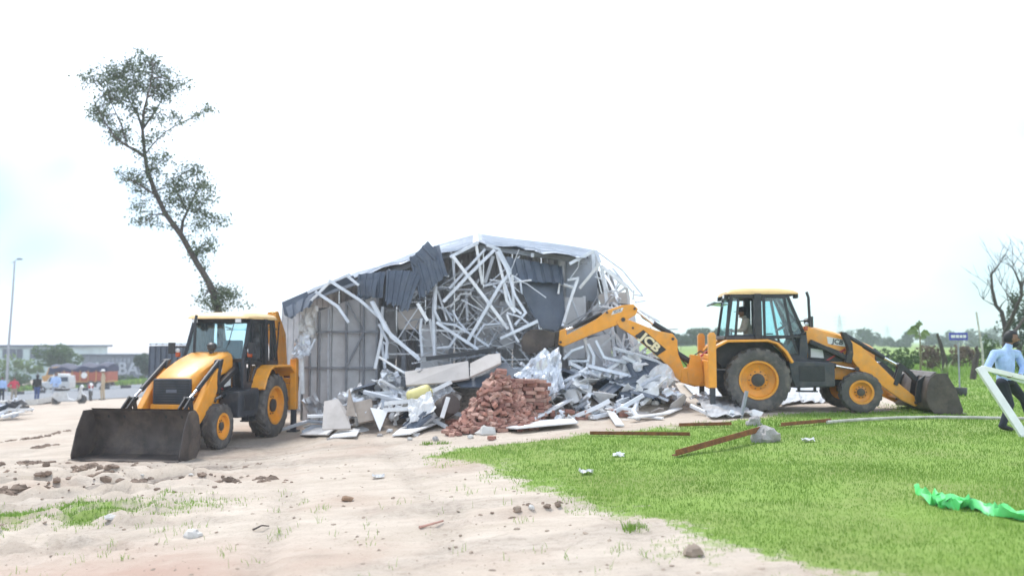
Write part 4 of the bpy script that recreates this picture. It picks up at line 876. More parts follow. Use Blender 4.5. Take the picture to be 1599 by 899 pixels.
# posts standing inside, rafters below the roof
for px, Y in ((632, 22.5), (690, 24), (760, 23.5), (705, 22.2), (828, 23), (868, 22.5), (905, 24), (600, 24.5), (655, 25)):
    a = at(px, topy(px) + 12, Y); sbuild(MB().tube([Vector((a.x, Y, -.6)), a], 0, sq=(.12, .12)), 'post', STLD)
for v in (.12, .38, .62, .88):
    for F_, R_ in ((FR, RE), (FR2, RE2)):
        sbuild(MB().tube([roofpt(F_, R_, t_, v) - Vector((0, 0, .12)) for t_ in (0, .25, .5, .75, 1)], 0, sq=(.07, .12)), 'rafter', STLD)
for t_ in (.15, .4, .65, .9):
    sbuild(MB().tube([roofpt(FR, RE, t_, .02) - Vector((0, 0, .06)), roofpt(FR, RE, t_, .98) - Vector((0, 0, .06))], 0, sq=(.05, .05)), 'purlin', STLD)
# ------------------------------------------------------------------ brick pile
BR = [mat('brick_red', (.35, .165, .125), .9, var=.2, scale=9, dirt=(.46, .34, .28), dirt_amt=.75, bump=.3), mat('brick_dark', (.26, .12, .095), .9, var=.2, scale=9, dirt=(.40, .30, .25), dirt_amt=.7, bump=.3), mat('brick_pale', (.46, .27, .215), .9, var=.2, scale=9, dirt=(.48, .36, .29), dirt_amt=.6, bump=.3)]
BRM = []
rb = random.Random(3)
for m_ in BR:
    for q in range(3):
        mb = MB().box((0, 0, 0), (.21 if q < 2 else .12, .10, .068)); mb.v = [tuple(c + rb.uniform(-.005, .005) for c in v) for v in mb.v]
        BRM.append(mb.mesh('brick', m_))
def brick(parent, loc, rot):
    o = bpy.data.objects.new('brick', rb.choice(BRM)); COL.objects.link(o); o.parent = parent; o.location = loc; o.rotation_euler = rot; return o
def joined_bricks(parent, places):
    mb = MB(); 
    for loc, rot in places:
        from mathutils import Euler
        mb.box(loc, (.225, .108, .073), rot=Euler(rot).to_matrix(), m=rb.randrange(3))
    return tag(mb.build('brick', BR, parent), kind='stuff')
bp0 = gpt(765, 672); BP = empty('brick_pile', bp0, 0, 'heap of red bricks, part stacked and part tumbled, before the wreck', 'bricks')
def bl(p): return Vector(p) - bp0
# neat stack
sb = gpt(812, 664) + Vector((0, .25, 0)); sa = R(-12); core = []
ex, ey = Vector((math.cos(sa), math.sin(sa), 0)), Vector((-math.sin(sa), math.cos(sa), 0))
nb = 0
for c in range(13):
    n_l = 5
    for i in range(n_l):
        for j in range(6):
            off = .115 if c % 2 else 0
            p = sb + ex * ((i - 2.2) * .232 + off * .5) + ey * (j * .118) + Vector((0, 0, .037 + c * .077 - .06))
            if i == 4 and c > 8 and rb.random() < .5: continue
            if c >= 10 and rb.random() < .45: continue
            r_ = (rb.uniform(-.03, .03), rb.uniform(-.03, .03), sa + rb.uniform(-.06, .06))
            q = bl(p) + Vector((rb.uniform(-.012, .012), rb.uniform(-.02, .012), 0))
            if j == 0 or (c >= 10 and j < 3): brick(BP, q, r_); nb += 1
            else: core.append((q, r_))
# tumbled bricks
def hump(x, y):     # local metres from pile centre
    d1 = math.hypot((x - .2) / .85, (y - .75) / .95); d2 = math.hypot((x + .14) / .68, (y - .15) / .6); d3 = math.hypot((x - .2) / .6, (y - .6) / .5)
    return max(0, 1.02 * (1 - d1)) * .90 + max(0, .42 * (1 - d2)) + max(0, .25 * (1 - d3))
loose = []
for k in range(2600):
    x, y = rb.uniform(-1.5, 1.0), rb.uniform(-.55, 1.4); h_ = hump(x, y)
    if h_ <= .01 and (rb.random() > .05 or x < -.95): continue
    g = gz(bp0.x + x, bp0.y + y) - bp0.z
    loose.append((x, y, g + h_, h_))
rb.shuffle(loose)
placed = []
for (x, y, z, h_) in loose:
    near_ = sum(1 for a in placed if abs(a[0] - x) < .085 and abs(a[1] - y) < .075)
    if near_ > 1: continue
    placed.append((x, y, z + .05 * near_, h_))
placed.sort(key=lambda a: a[1])
for i, (x, y, z, h_) in enumerate(placed):
    sl_ = .8 if h_ > .05 else .12
    r_ = (rb.uniform(-sl_, sl_), rb.uniform(-sl_, sl_), rb.uniform(0, 6.28)); q = Vector((x, y, z + .03))
    if nb < 298 and (y < .75 or rb.random() < .3): brick(BP, q, r_); nb += 1
    else: core.append((q, r_))
for k in range(420):   # fill below
    x, y = rb.uniform(-1.4, .9), rb.uniform(-.4, 1.3); h_ = hump(x, y)
    if h_ > .08: core.append((Vector((x, y, gz(bp0.x + x, bp0.y + y) - bp0.z + h_ * rb.uniform(.2, .92))), (rb.uniform(-.6, .6), rb.uniform(-.6, .6), rb.uniform(0, 6))))
joined_bricks(BP, core)
# low second row of bricks, half buried
b2 = gpt(905, 656); BP2 = empty('brick_row', b2, 0, 'low broken row of red bricks beside the long pale plank', 'bricks')
for c in range(3):
    for i in range(11):
        for j in range(2):
            if rb.random() < .12 + .12 * c: continue
            brick(BP2, Vector((-.95 + i * .19 + rb.uniform(-.02, .02), .1 + j * .16 + rb.uniform(-.03, .03), .03 + c * .074)), (rb.uniform(-.12, .12), rb.uniform(-.12, .12), rb.choice([0, 1.57]) + rb.uniform(-.3, .3)))

# ------------------------------------------------------------------ debris heap: every piece its own thing
def thing(mb, name, m, label, cat, group=None, bevel=0, smooth=None):
    o = mb.build(name, m, None, smooth, bevel); recentre(o); return tag(o, label, cat, group)
def quadY(px, Y): return [at(p[0], p[1], Y[i] if hasattr(Y, '__len__') else Y) for i, p in enumerate(px)]
HE = 'debris in front of the shed'
def bd(px, Y, m, name, label, cat, th=.03, bevel=.004, group=None): return thing(panel(quadY(px, Y), th), name, m, label, cat, group, bevel)
bd([(632, 580), (731, 563), (733, 590), (690, 597), (634, 601)], [18.7, 18.6, 18.2, 18.2, 18.2], BEIGE, 'wall_panel', 'long off-white wall panel lying under the dark beam', 'panel', .05)
bd([(734, 567), (762, 553), (781, 551), (782, 566), (734, 588)], [18.55, 18.6, 18.6, 18.2, 18.1], BEIGE, 'wall_panel', 'bent off-white wall panel tilted above the brick stack', 'panel', .05)
thing(MB().tube(quadY([(666, 560), (776, 545)], [18.9, 18.9]), 0, sq=(.10, .24), up=(0, -1, 0)), 'steel_beam', DARKB, 'long black steel beam resting above the off-white panels', 'beam', bevel=.008)
bd([(700, 592), (790, 565), (820, 590), (770, 604), (720, 604)], [18.6, 18.7, 18.2, 18.1, 18.2], SHT, 'roof_sheet', 'dark slate sheet buried between white panels and brick pile', 'sheet')
# yellow drum
dm = MB(); c0 = at(655, 616, 17.9)
ax = Vector((.93, -.1, .32)).normalized()
dm.lathe([(.001, -.27), (.13, -.265), (.165, -.22), (.175, -.1), (.168, 0), (.178, .1), (.165, .22), (.13, .265), (.05, .27), (.05, .30), (.001, .30)], c0, ax, 18)
thing(dm, 'plastic_drum', PLAST, 'pale yellow plastic drum lying on its side in the rubble', 'drum', smooth=40)
crm = lambda px, Y, seed, m, name, label, cat, amp=.1, n=10, group=None: thing(crumple(px, Y, seed, amp, n), name, m, label, cat, group)
crm([(826, 570), (872, 545), (884, 615), (846, 628)], [18.3, 18.6, 17.9, 17.8], 2, FOIL, 'foil_sheet', 'large crumpled silver foil sheet draped beside the brick stack', 'sheet', .16, 14)
crm([(800, 588), (850, 545), (868, 560), (828, 600)], [18.3, 18.7, 18.5, 18.1], 4, FOIL, 'foil_sheet', 'long creased silver sheet sloping from the digging bucket', 'sheet', .07)
bd([(777, 584), (787, 582), (798, 625), (788, 628)], [17.75, 17.75, 17.1, 17.1], WBOARD, 'white_board', 'narrow white board leaning on the stacked bricks', 'board', .03)
bd([(506, 626), (528, 622), (541, 640), (548, 668), (503, 670)], [17.9, 17.9, 17.6, 17.3, 17.3], BEIGE, 'cardboard_sheet', 'upright beige board slab propped near the stabiliser leg', 'board', .03)
bd([(545, 605), (552, 630), (556, 650), (540, 648)], [17.8, 17.5, 17.3, 17.4], CARD, 'board_shard', 'tall pointed grey shard standing in the rubble', 'board', .02)
bd([(578, 636), (606, 640), (593, 673)], [17.4, 17.4, 17.0], WBOARD, 'board_shard', 'white triangular shard pointing down to the sand', 'board', .02)
bd([(552, 628), (580, 622), (584, 655), (560, 660)], [17.6, 17.6, 17.3, 17.3], CARD, 'brown_board', 'brown board stub among the torn sheets', 'board', .06)
gs = lambda px: [gpt(*p) + Vector((0, 0, .05 + .012 * i)) for i, p in enumerate(px)]
def flat(px, m, name, label, cat, th=.03, group=None): return thing(panel(gs(px), th), name, m, label, cat, group, .004)
flat([(468, 681), (484, 672), (527, 669), (512, 684)], WBOARD, 'white_board', 'flat white board on the sand beside the stabiliser foot', 'board')
flat([(514, 686), (528, 676), (562, 675), (556, 686)], WBOARD, 'white_board', 'small flat white board below the beige slab', 'board')
flat([(612, 683), (625, 672), (690, 656), (684, 666), (640, 684)], WBOARD, 'white_board', 'pale board sloping up to the tumbled bricks', 'board')
flat([(788, 673), (800, 665), (896, 660), (902, 668), (806, 678)], WBOARD, 'white_board', 'long white board flat on the sand before the brick stack', 'board')
thing(MB().tube([gpt(806, 668) + Vector((0, -.1, .05)), at(850, 645, 17.2), at(893, 622, 17.9)], 0, sq=(.10, .05)), 'steel_channel', STL2, 'straight pale steel channel leaning from sand up to the heap', 'channel')
for pa, lb in (([(930, 626), (948, 640), (968, 667)], 'bent white plank slanting down to the edge of the lawn'), ([(905, 628), (925, 650), (928, 656)], 'short white strip lying by the low brick row'), ([(985, 660), (1040, 650), (1060, 640)], 'long white strip lying flat near the rusty bars'), ([(945, 640), (1000, 655), (1035, 656)], 'white strip curving across the sand under the digging arm')):
    P_ = [gpt(*p) + Vector((0, 0, .10 - .03 * i)) for i, p in enumerate(pa)]; thing(MB().tube(P_, 0, sq=(.16, .03)), 'white_plank', WBOARD, lb, 'plank')
crm([(636, 628), (672, 612), (682, 640), (640, 662)], [17.5, 17.7, 17.2, 17.0], 8, WBOARD, 'plastic_bag', 'crumpled white plastic sack below the yellow drum', 'sack', .12, 12)
dk = MB(); dk.lathe([(.001, -.2), (.22, -.2), (.235, -.17), (.235, .17), (.22, .2), (.001, .2)], at(698, 634, 17.55), Vector((.5, -.75, .35)).normalized(), 20); thing(dk, 'metal_drum', mat('dark_drum', (.11, .09, .08), .7, dirt=(.2, .17, .15)), 'dark brown round drum between the white sack and the bricks', 'drum', smooth=40)
for pa, Yp, lb in (([(700, 620), (690, 652)], (17.2, 16.9), 'thin white strip leaning on the dark round drum'), ([(600, 630), (642, 626)], (17.6, 17.6), 'flat white strip left of the white sack'), ([(598, 640), (640, 638)], (17.4, 17.4), 'lower flat white strip left of the white sack'), ([(672, 612), (705, 596)], (17.9, 18.1), 'pale strip jutting out behind the dark round drum')):
    thing(MB().tube(quadY(pa, Yp), 0, sq=(.09, .03), up=(0, -1, .3)), 'white_strip', WBOARD, lb, 'strip')
# big sheets by the right machine
for px, seed, lb in (([(1060, 600), (1150, 612), (1168, 640), (1085, 622)], 1, 'long curved silver sheet behind the yellow stabiliser leg'), ([(1085, 606), (1135, 616), (1140, 632), (1100, 628)], 2, 'silver sheet folded under the slew post'), ([(1235, 612), (1275, 606), (1290, 632), (1240, 640)], 3, 'crumpled white sheet lying between the wheels'), ([(1262, 610), (1312, 612), (1316, 634), (1272, 636)], 4, 'torn white sheet lying behind the front wheel'), ([(1090, 640), (1150, 632), (1175, 652), (1110, 656)], 5, 'dusty white sheet lying below the rear wheel')):
    P_ = [gpt(*p) + Vector((0, 0, .22 if i < 2 else .06)) for i, p in enumerate(px)]
    if seed in (3, 4): P_ = [p + Vector((0, .9, 0)) for p in P_]
    thing(crumple3(P_, seed, .05, 12), 'torn_sheet', mat('dusty_sheet', (.46, .47, .49), .6, var=.15, scale=2, dirt=(.33, .29, .25), dirt_amt=.7, dscale=1.5), lb, 'sheet')
# the rest of the heap
rd = random.Random(21)
def place_rand(mb, p, sink=.02):
    z0 = min(v[2] for v in mb.v); mb.v = [(v[0] + p.x, v[1] + p.y, v[2] - z0 + p.z - sink) for v in mb.v]; return mb
def rot_all(mb, e):
    from mathutils import Euler
    M = Euler(e).to_matrix(); mb.v = [tuple(M @ Vector(v)) for v in mb.v]; return mb
def ADJ(L_, a, b_): return 'short' if L_ < a else 'long' if L_ > b_ else 'mid-length'
def TIL(e, a): return 'tilted steeply' if max(abs(e[0]), abs(e[1])) > a else 'lying flat'
def scrap(kind, p, zone, big=1.0):
    tilt = lambda a: (rd.uniform(-a, a), rd.uniform(-a, a), rd.uniform(0, 6.28)); G = kind + ' ' + zone
    s = big * rd.uniform(.7, 1.3)
    if kind == 'tube':
        L_ = rd.uniform(.7, 1.9) * big; mb = MB().tube([(-L_ / 2, 0, 0), (rd.uniform(-.2, .2), rd.uniform(-.15, .15), rd.uniform(-.12, .12)), (L_ / 2, rd.uniform(-.25, .25), rd.uniform(-.15, .15))], 0, sq=(rd.uniform(.05, .09), rd.uniform(.05, .09)))
        e = tilt(.45); m_ = rd.choice([STL, STL2, STL]); rot_all(mb, e); place_rand(mb, p); return thing(mb, 'steel_tube', m_, ADJ(L_, .95, 1.5) + ' ' + ('white painted' if m_ is STL2 else 'grey galvanised') + ' bent steel tube ' + TIL(e, .2) + ' ' + zone, 'tube', 'steel tubes ' + zone, .006)
    if kind == 'sheet':
        a, b_ = rd.uniform(.3, .8) * s, rd.uniform(.25, .6) * s; mb = crumple3([(-a / 2, -b_ / 2, 0), (a / 2, -b_ / 2, 0), (a / 2, b_ / 2, 0), (-a / 2, b_ / 2, 0)], rd.uniform(0, 90), .13 * s, 7, .01)
        e = tilt(1.0); m_ = rd.choice([FOIL, FOIL, WBOARD]); rot_all(mb, e); place_rand(mb, p); return thing(mb, 'crumpled_sheet', m_, ADJ(a, .4, .65) + ' crumpled ' + ('white' if m_ is WBOARD else 'silver') + ' sheet ' + TIL(e, .5) + ' ' + zone, 'sheet', 'crumpled sheets ' + zone)
    if kind == 'board':
        n = rd.choice([3, 4, 4, 5]); a0 = rd.uniform(0, 6); pts_ = [(math.cos(a0 + 6.283 * i / n) * rd.uniform(.15, .42) * s, math.sin(a0 + 6.283 * i / n) * rd.uniform(.15, .36) * s, 0) for i in range(n)]
        mb = panel(pts_, .02); e = tilt(.8); m_ = rd.choice([WBOARD, BEIGE, WBOARD, PANEL]); rot_all(mb, e); place_rand(mb, p); return thing(mb, 'broken_board', m_, {3: 'triangular', 4: 'four-sided', 5: 'five-sided'}[n] + (' white' if m_ is WBOARD else ' beige' if m_ is BEIGE else ' grey') + ' wall board shard ' + TIL(e, .4) + ' ' + zone, 'board', 'broken boards ' + zone, .003)
    if kind == 'dark':
        L_ = rd.uniform(.4, 1.0) * s; mb = corr_sheet((-L_ / 2, -.3, 0), (L_ / 2, -.3, 0), (-L_ / 2, .3, 0), (L_ / 2, .3, 0), 3, nv=2, ragged=.2, seed=rd.randrange(999), m_bot=0, curl=lambda u, v: .1 * math.sin(u * 3))
        e = tilt(.7); rot_all(mb, e); place_rand(mb, p); return thing(mb, 'slate_sheet', [SHT, SHT], ADJ(L_, .5, .85) + ' torn dark slate roof sheet ' + TIL(e, .35) + ' ' + zone, 'sheet', 'slate sheets ' + zone)
    if kind == 'lump':
        mb = MB().ball((0, 0, 0), (rd.uniform(.06, .14) * s, rd.uniform(.06, .12) * s, rd.uniform(.05, .09) * s), n=7, k=5); mb.v = [tuple(Vector(v) * rd.uniform(.8, 1.2)) for v in mb.v]
        m_ = rd.choice([STONE, CONC, WBOARD]); place_rand(mb, p); return thing(mb, 'rubble_lump', m_, ('grey' if m_ is CONC else 'cream' if m_ is STONE else 'white') + ' lump of rubble lying ' + zone, 'rubble', 'rubble lumps ' + zone)
ZN = [('before the standing grey wall panels', (470, 560), (612, 676), 34), ('below the long off-white panels', (560, 690), (598, 674), 36), ('behind the stacked bricks', (690, 850), (570, 612), 30), ('around the yellow drum', (630, 715), (598, 650), 22), ('under the outstretched digging arm', (850, 1010), (570, 655), 80), ('beside the yellow slew post', (1000, 1100), (575, 650), 40)]
for zone, (x0, x1), (y0, y1), n in ZN:
    for k in range(int(n * 1.25)):
        px, py = rd.uniform(x0, x1), rd.uniform(y0, y1)
        if 715 < px < 855 and py > 612: continue
        p = gpt(px, py)
        if p.y > 20.6: continue
        kind = rd.choice(['tube', 'tube', 'sheet', 'sheet', 'board', 'board', 'dark', 'lump', 'tube'])
        big = 1.0 if p.y > 17.6 else .7
        scrap(kind, p + Vector((0, 0, rd.uniform(0, .18) if p.y > 18 else 0)), zone, big)
for k in range(26):     # scraps reaching out over the sand and the lawn's edge
    p = gpt(rd.uniform(860, 1180), rd.uniform(640, 662)); scrap(rd.choice(['board', 'sheet', 'tube', 'lump']), p, "along the lawn's edge", .55)
for k in range(10):
    p = gpt(rd.uniform(470, 700), rd.uniform(672, 690)); scrap(rd.choice(['board', 'lump', 'board']), p, 'on the sand before the heap', .5)
# scrap pile at the far left
for k in range(24):
    p = gpt(rd.uniform(-10, 34), rd.uniform(640, 657)); scrap(rd.choice(['tube', 'sheet', 'sheet', 'board', 'dark']), p + Vector((0, 0, .1 * (k % 3))), 'in the small scrap pile by the roadside', 1.1)
# ------------------------------------------------------------------ foliage helpers
def leaf_mesh(name, P, size, tone, material, flat=.0):
    n = len(P); a = RNG.normal(0, 1, (n, 3)); a[:, 2] *= (1 - flat); a /= np.linalg.norm(a, axis=1)[:, None]
    b_ = np.cross(a, RNG.normal(0, 1, (n, 3))); b_ /= np.linalg.norm(b_, axis=1)[:, None]
    s = size[:, None]; V = np.stack([P - a * s * .5, P + b_ * s * .26, P + a * s * .5, P - b_ * s * .26], 1)
    m = bpy.data.meshes.new(name); m.vertices.add(n * 4); m.vertices.foreach_set('co', V.ravel()); T_ = np.arange(n * 4, dtype=np.int32)
    m.loops.add(n * 4); m.loops.foreach_set('vertex_index', T_); m.polygons.add(n); m.polygons.foreach_set('loop_start', np.arange(0, n * 4, 4, dtype=np.int32)); m.polygons.foreach_set('loop_total', np.full(n, 4, np.int32)); m.update(calc_edges=True)
    q = m.attributes.new('tone', 'FLOAT', 'POINT'); q.data.foreach_set('value', np.repeat(np.clip(tone, 0, 1), 4).astype(np.float32)); m.materials.append(material); return m
LF_TREE = leaf_mat('leaf_grey_green', (.060, .085, .050), (.160, .205, .115), .6, .35)
LF_MID = leaf_mat('leaf_mid_green', (.035, .075, .020), (.10, .17, .045), .6, .25)
LF_LIGHT = leaf_mat('leaf_light_green', (.09, .15, .035), (.20, .29, .08), .6, .3)
LF_DARK = leaf_mat('leaf_dark_green', (.020, .045, .022), (.06, .10, .045), .6, .2)
LF_RED = leaf_mat('leaf_brownish', (.10, .06, .045), (.19, .13, .09), .7, .2)
def limb(pts, r0, r1, n=7):
    k = len(pts); return MB().tube(pts, [r0 + (r1 - r0) * (i / (k - 1)) for i in range(k)], n)
# ------------------------------------------------------------------ the leaning tree behind the left machine
TY = 31.0
def tz(zx, zy, dy=0): return at(100 + zx / 2.09, 70 + zy / 2.09, TY + dy)
base_p = at(352, 520, TY); base_p.z = gz(base_p.x, TY) - .1
TR = empty('leaning_tree', base_p, 0, 'tall leaning tree with thin trunk and sparse feathery crown', 'tree')
TRI = -Vector(TR.location)
def tb(mb, name, m, smooth=40): mb.v = [tuple(Vector(v) + TRI) for v in mb.v]; return mb.build(name, m, TR, smooth)
tr_pts = [base_p, at(350, 560, TY), at(344, 500, TY)] + [tz(*p) for p in ((488, 810), (470, 770), (430, 705), (382, 620), (330, 550), (297, 480), (272, 410), (263, 355), (257, 290), (255, 262))]
tb(limb(tr_pts, .16, .05, 9), 'trunk', BARK)
BRN = [([(263, 365, 0), (235, 345, -.3), (205, 330, -.6), (165, 300, -.9), (135, 255, -1.0), (110, 210, -.8)], .07, .015), ([(263, 360, 0), (290, 325, .4), (330, 285, .7), (380, 255, 1.0), (440, 228, 1.2), (470, 208, 1.2)], .032, .008), ([(257, 280, 0), (240, 225, .3), (205, 170, .5), (175, 110, .4)], .06, .012),
       ([(256, 270, 0), (262, 210, -.4), (280, 140, -.8), (290, 70, -.9)], .06, .012), ([(257, 275, 0), (300, 215, .6), (335, 150, .9)], .05, .012), ([(382, 615, 0), (388, 575, .3), (415, 515, .6), (445, 455, .9), (432, 415, .9)], .07, .012), ([(400, 540, .5), (370, 480, 0), (352, 440, -.3)], .04, .01),
       ([(415, 520, .6), (465, 560, .8), (500, 570, .9)], .035, .01), ([(300, 490, 0), (265, 470, -.5), (225, 445, -.8), (195, 435, -.9)], .045, .01), ([(330, 550, 0), (290, 555, -.4), (255, 585, -.6)], .04, .01), ([(430, 700, 0), (440, 665, .3), (470, 640, .4)], .04, .01), ([(275, 420, 0), (300, 395, .5), (335, 362, .6)], .035, .01), ([(475, 785, 0), (510, 800, .4), (560, 825, .7)], .05, .01), ([(478, 790, 0), (455, 825, -.4)], .04, .01), ([(205, 330, -.6), (190, 270, -.3), (150, 180, -.2), (120, 130, 0)], .04, .01)]
bpts = list(tr_pts)
for pts_, r0, r1 in BRN:
    P_ = [tz(*p) for p in pts_]; tb(limb(P_, r0, r1, 6), 'branch', BARK); bpts += P_ + [(P_[i] + P_[i + 1]) / 2 for i in range(len(P_) - 1)]
CL = [(285, 440, 16), (310, 500, 18), (335, 545, 16), (362, 590, 14), (400, 640, 14), (420, 680, 14), (445, 730, 12), (465, 770, 14), (270, 395, 14), (268, 350, 14), (258, 310, 14), (180, 100, 48), (140, 130, 42), (230, 90, 48), (290, 80, 42), (330, 120, 42), (250, 140, 50), (200, 160, 46), (300, 150, 42), (150, 170, 38), (380, 130, 26), (100, 100, 24), (80, 140, 20), (270, 50, 26), (310, 60, 22), (210, 60, 24), (120, 230, 36), (150, 270, 36), (175, 310, 32), (110, 200, 30), (88, 220, 16), (210, 225, 24), (255, 240, 22), (300, 220, 26), (330, 180, 26), (365, 210, 24), (350, 150, 24), (440, 230, 18), (466, 208, 12), (405, 125, 14), (220, 300, 20), (292, 290, 16), (320, 250, 16),
      (200, 435, 18), (235, 440, 32), (260, 480, 32), (245, 520, 26), (275, 540, 22), (290, 410, 26), (300, 380, 20), (350, 460, 38), (400, 450, 42), (450, 450, 38), (470, 490, 28), (390, 510, 42), (440, 530, 42), (350, 510, 30), (490, 570, 26), (460, 590, 24), (430, 590, 24), (520, 570, 10), (380, 400, 22), (430, 410, 22), (333, 360, 12), (310, 580, 16), (280, 590, 14), (250, 582, 12), (440, 650, 22), (465, 660, 22), (430, 680, 20), (452, 705, 20), (480, 640, 13), (480, 800, 26), (510, 810, 36), (545, 800, 22), (455, 830, 26), (500, 840, 44), (552, 832, 30), (595, 842, 18), (170, 60, 14), (130, 80, 16), (60, 110, 10), (250, 25, 10)]
LP, LS = [], []; rt = random.Random(8)
for pts_, r0, r1 in BRN:
    for p in pts_[1:]: CL.append((p[0] + rt.uniform(-14, 14), p[1] + rt.uniform(-14, 10), rt.uniform(12, 22)))
pxm = 1250 / TY * 2.09        # zoom pixels per metre
for (zx, zy, r) in CL:
    c = tz(zx, zy, rt.uniform(-1, 1) * r / pxm * 1.2); rad = r / pxm
    near_ = min(bpts, key=lambda q: (q - c).length)
    nsp = max(3, int(r * r / 105))
    for k in range(nsp):
        d = Vector((rt.gauss(0, 1), rt.gauss(0, 1), rt.gauss(0, 1))).normalized() * rad * rt.uniform(.3, 1.25); e = c + d
        if k % 3 == 0: 
            mid = near_.lerp(e, .5) + Vector((rt.uniform(-.1, .1), rt.uniform(-.1, .1), rt.uniform(0, .12)))
            TRT = limb([near_, mid, e], .014, .005, 4); LP_tw = TRT
            if 'twig_mb' not in globals(): twig_mb = MB()
            twig_mb.add(TRT.v, TRT.f)
        for q in range(rt.randint(16, 32)):
            LP.append(tuple(e + Vector((rt.gauss(0, .15), rt.gauss(0, .15), rt.gauss(0, .11))))); LS.append(rt.uniform(.065, .15))
tg = tb(twig_mb, 'twigs', BARK, None); tag(tg, kind='stuff')
LPn = np.array(LP); cr = link('crown', leaf_mesh('crown', LPn + np.array(TRI), np.array(LS), RNG.uniform(0, 1, len(LP)), LF_TREE), TR)

# ------------------------------------------------------------------ shrubs and background trees
def bush(name, p, w, h, n, material, label, cat, group=None, leaf=.16, trunk=0, lumps=9, seed=0, depth=None, bark=None):
    rr = random.Random(seed); g = empty(name, p, 0, label, cat, group); P_, S_, T_ = [], [], []; d = depth or w
    cs = [(rr.uniform(-.36, .36) * w, rr.uniform(-.36, .36) * d, trunk + (h - trunk) * rr.uniform(.12, .86), rr.uniform(.16, .32)) for _ in range(lumps)]
    for k in range(n):
        c = rr.choice(cs); v = Vector((rr.gauss(0, 1), rr.gauss(0, 1), rr.gauss(0, 1))).normalized() * rr.uniform(.5, 1.05) ** .5
        q = Vector((c[0] + v.x * c[3] * w * .8, c[1] + v.y * c[3] * d * .8, c[2] + v.z * c[3] * (h - trunk) * .9)); q.z = max(q.z, .03)
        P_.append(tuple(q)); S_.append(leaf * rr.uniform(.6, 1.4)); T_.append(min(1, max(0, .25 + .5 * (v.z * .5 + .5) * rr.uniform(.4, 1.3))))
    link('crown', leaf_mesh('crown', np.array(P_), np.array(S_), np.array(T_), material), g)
    mb = MB(); top = max(trunk, h * .5)
    limb_ = limb([(0, 0, -.1), (rr.uniform(-.05, .05) * w, 0, top * .5), (rr.uniform(-.1, .1) * w, 0, top)], max(.02, h * .022), max(.01, h * .010)); mb.add(limb_.v, limb_.f)
    for c in cs[:5]:
        l2 = limb([(0, 0, top * .5), (c[0] * .5, c[1] * .5, (top * .5 + c[2]) / 2), (c[0], c[1], c[2])], max(.012, h * .010), .006, 5); mb.add(l2.v, l2.f)
    mb.build('trunk', bark or BARK, g, 40); return g
def bpx(name, px, pyt, Y, wpx, n, material, label, cat, group=None, base=None, **kw):
    x = at(px, 500, Y).x; z = gz(x, Y) if base is None else base; top = at(px, pyt, Y).z; s = Y / FPX
    return bush(name, Vector((x, Y, z)), wpx * s, max(.4, top - z), n, material, label, cat, group, seed=int(px * 7 + Y), **kw)
# right: shrubs at the lawn's far edge and the hazy trees beyond
for px, pyt, Y, w, m_, lb in ((1412, 538, 40, 46, LF_MID, 'rounded green shrub beyond the lawn behind the raised loader bucket'), (1375, 545, 44, 40, LF_DARK, 'dark green shrub beyond the lawn behind the loader arms'), (1340, 545, 48, 40, LF_MID, 'loose green shrub beyond the lawn above the bonnet'),
        (1452, 538, 42, 44, LF_RED, 'brownish twiggy bush beside the yellow-green sapling'), (1505, 540, 46, 40, LF_RED, 'brownish bush behind the blue sign post'), (1480, 552, 50, 50, LF_MID, 'low green bush between the brownish bushes'), (1548, 520, 40, 44, LF_MID, 'green leafy bush beside the dead tree'), (1592, 455, 40, 60, LF_DARK, 'tall dark bushy tree behind the dead tree')):
    bpx('shrub', px, pyt, Y, w, 1500, m_, lb, 'shrub', leaf=.13 if w < 60 else .17, lumps=12)
for i, (px, pyt, w) in enumerate(((1062, 522, 44), (1090, 514, 48), (1114, 511, 46), (1046, 536, 36))):
    bpx('hazy_tree', px, pyt, 150, w, 1300, LF_DARK, ('broad', 'tall', 'rounded', 'low')[i] + ' hazy distant tree seen above the slew post', 'tree', leaf=.55, trunk=1.0, lumps=14)
for i in range(15):
    px = 1285 + i * 23 + random.uniform(-5, 5); bpx('far_tree', px, random.uniform(512, 530), random.choice([210, 250, 300]), random.uniform(26, 40), 350, LF_DARK, 'small hazy tree in the far row along the horizon', 'tree', 'far trees along the horizon', leaf=1.2, lumps=8, depth=6)
for i in range(16):
    px = 1030 + i * 14; bpx('far_tree', px, random.uniform(530, 540), 260, 34, 300, LF_DARK, 'small hazy tree in the far row behind the digging arm', 'tree', 'far trees behind the digging arm', leaf=1.2, lumps=8, depth=6)
# left: roadside planting
HED = 'clipped shrubs on the far verge of the road'
for i, (px, pyt, w) in enumerate(((212, 586, 18), (197, 586, 20), (178, 588, 18), (225, 585, 20), (240, 584, 18))):
    bpx('verge_shrub', px, pyt, 100, w, 500, LF_MID, 'clipped round shrub on the far road verge before the grey wall', 'shrub', HED, leaf=.25)
bpx('verge_shrub', 30, 574, 98, 50, 1200, LF_MID, 'wide dense shrub on the far verge behind the people', 'shrub', leaf=.3); bpx('verge_shrub', 3, 584, 98, 24, 500, LF_LIGHT, 'bright green shrub at the foot of the lamp post', 'shrub', leaf=.3)
bpx('roadside_tree', 100, 541, 104, 62, 2600, LF_MID, 'broad green tree with flat crown behind the tarpaulin truck', 'tree', leaf=.42, trunk=1.5, lumps=14)
bpx('roadside_tree', 230, 546, 103, 30, 1800, LF_DARK, 'dense green tree rising beside the dark container', 'tree', leaf=.40, trunk=1.0, lumps=12); bpx('roadside_tree', 475, 540, 80, 60, 1600, LF_DARK, 'dark green tree showing beside the torn lining of the shed', 'tree', leaf=.35, lumps=12)
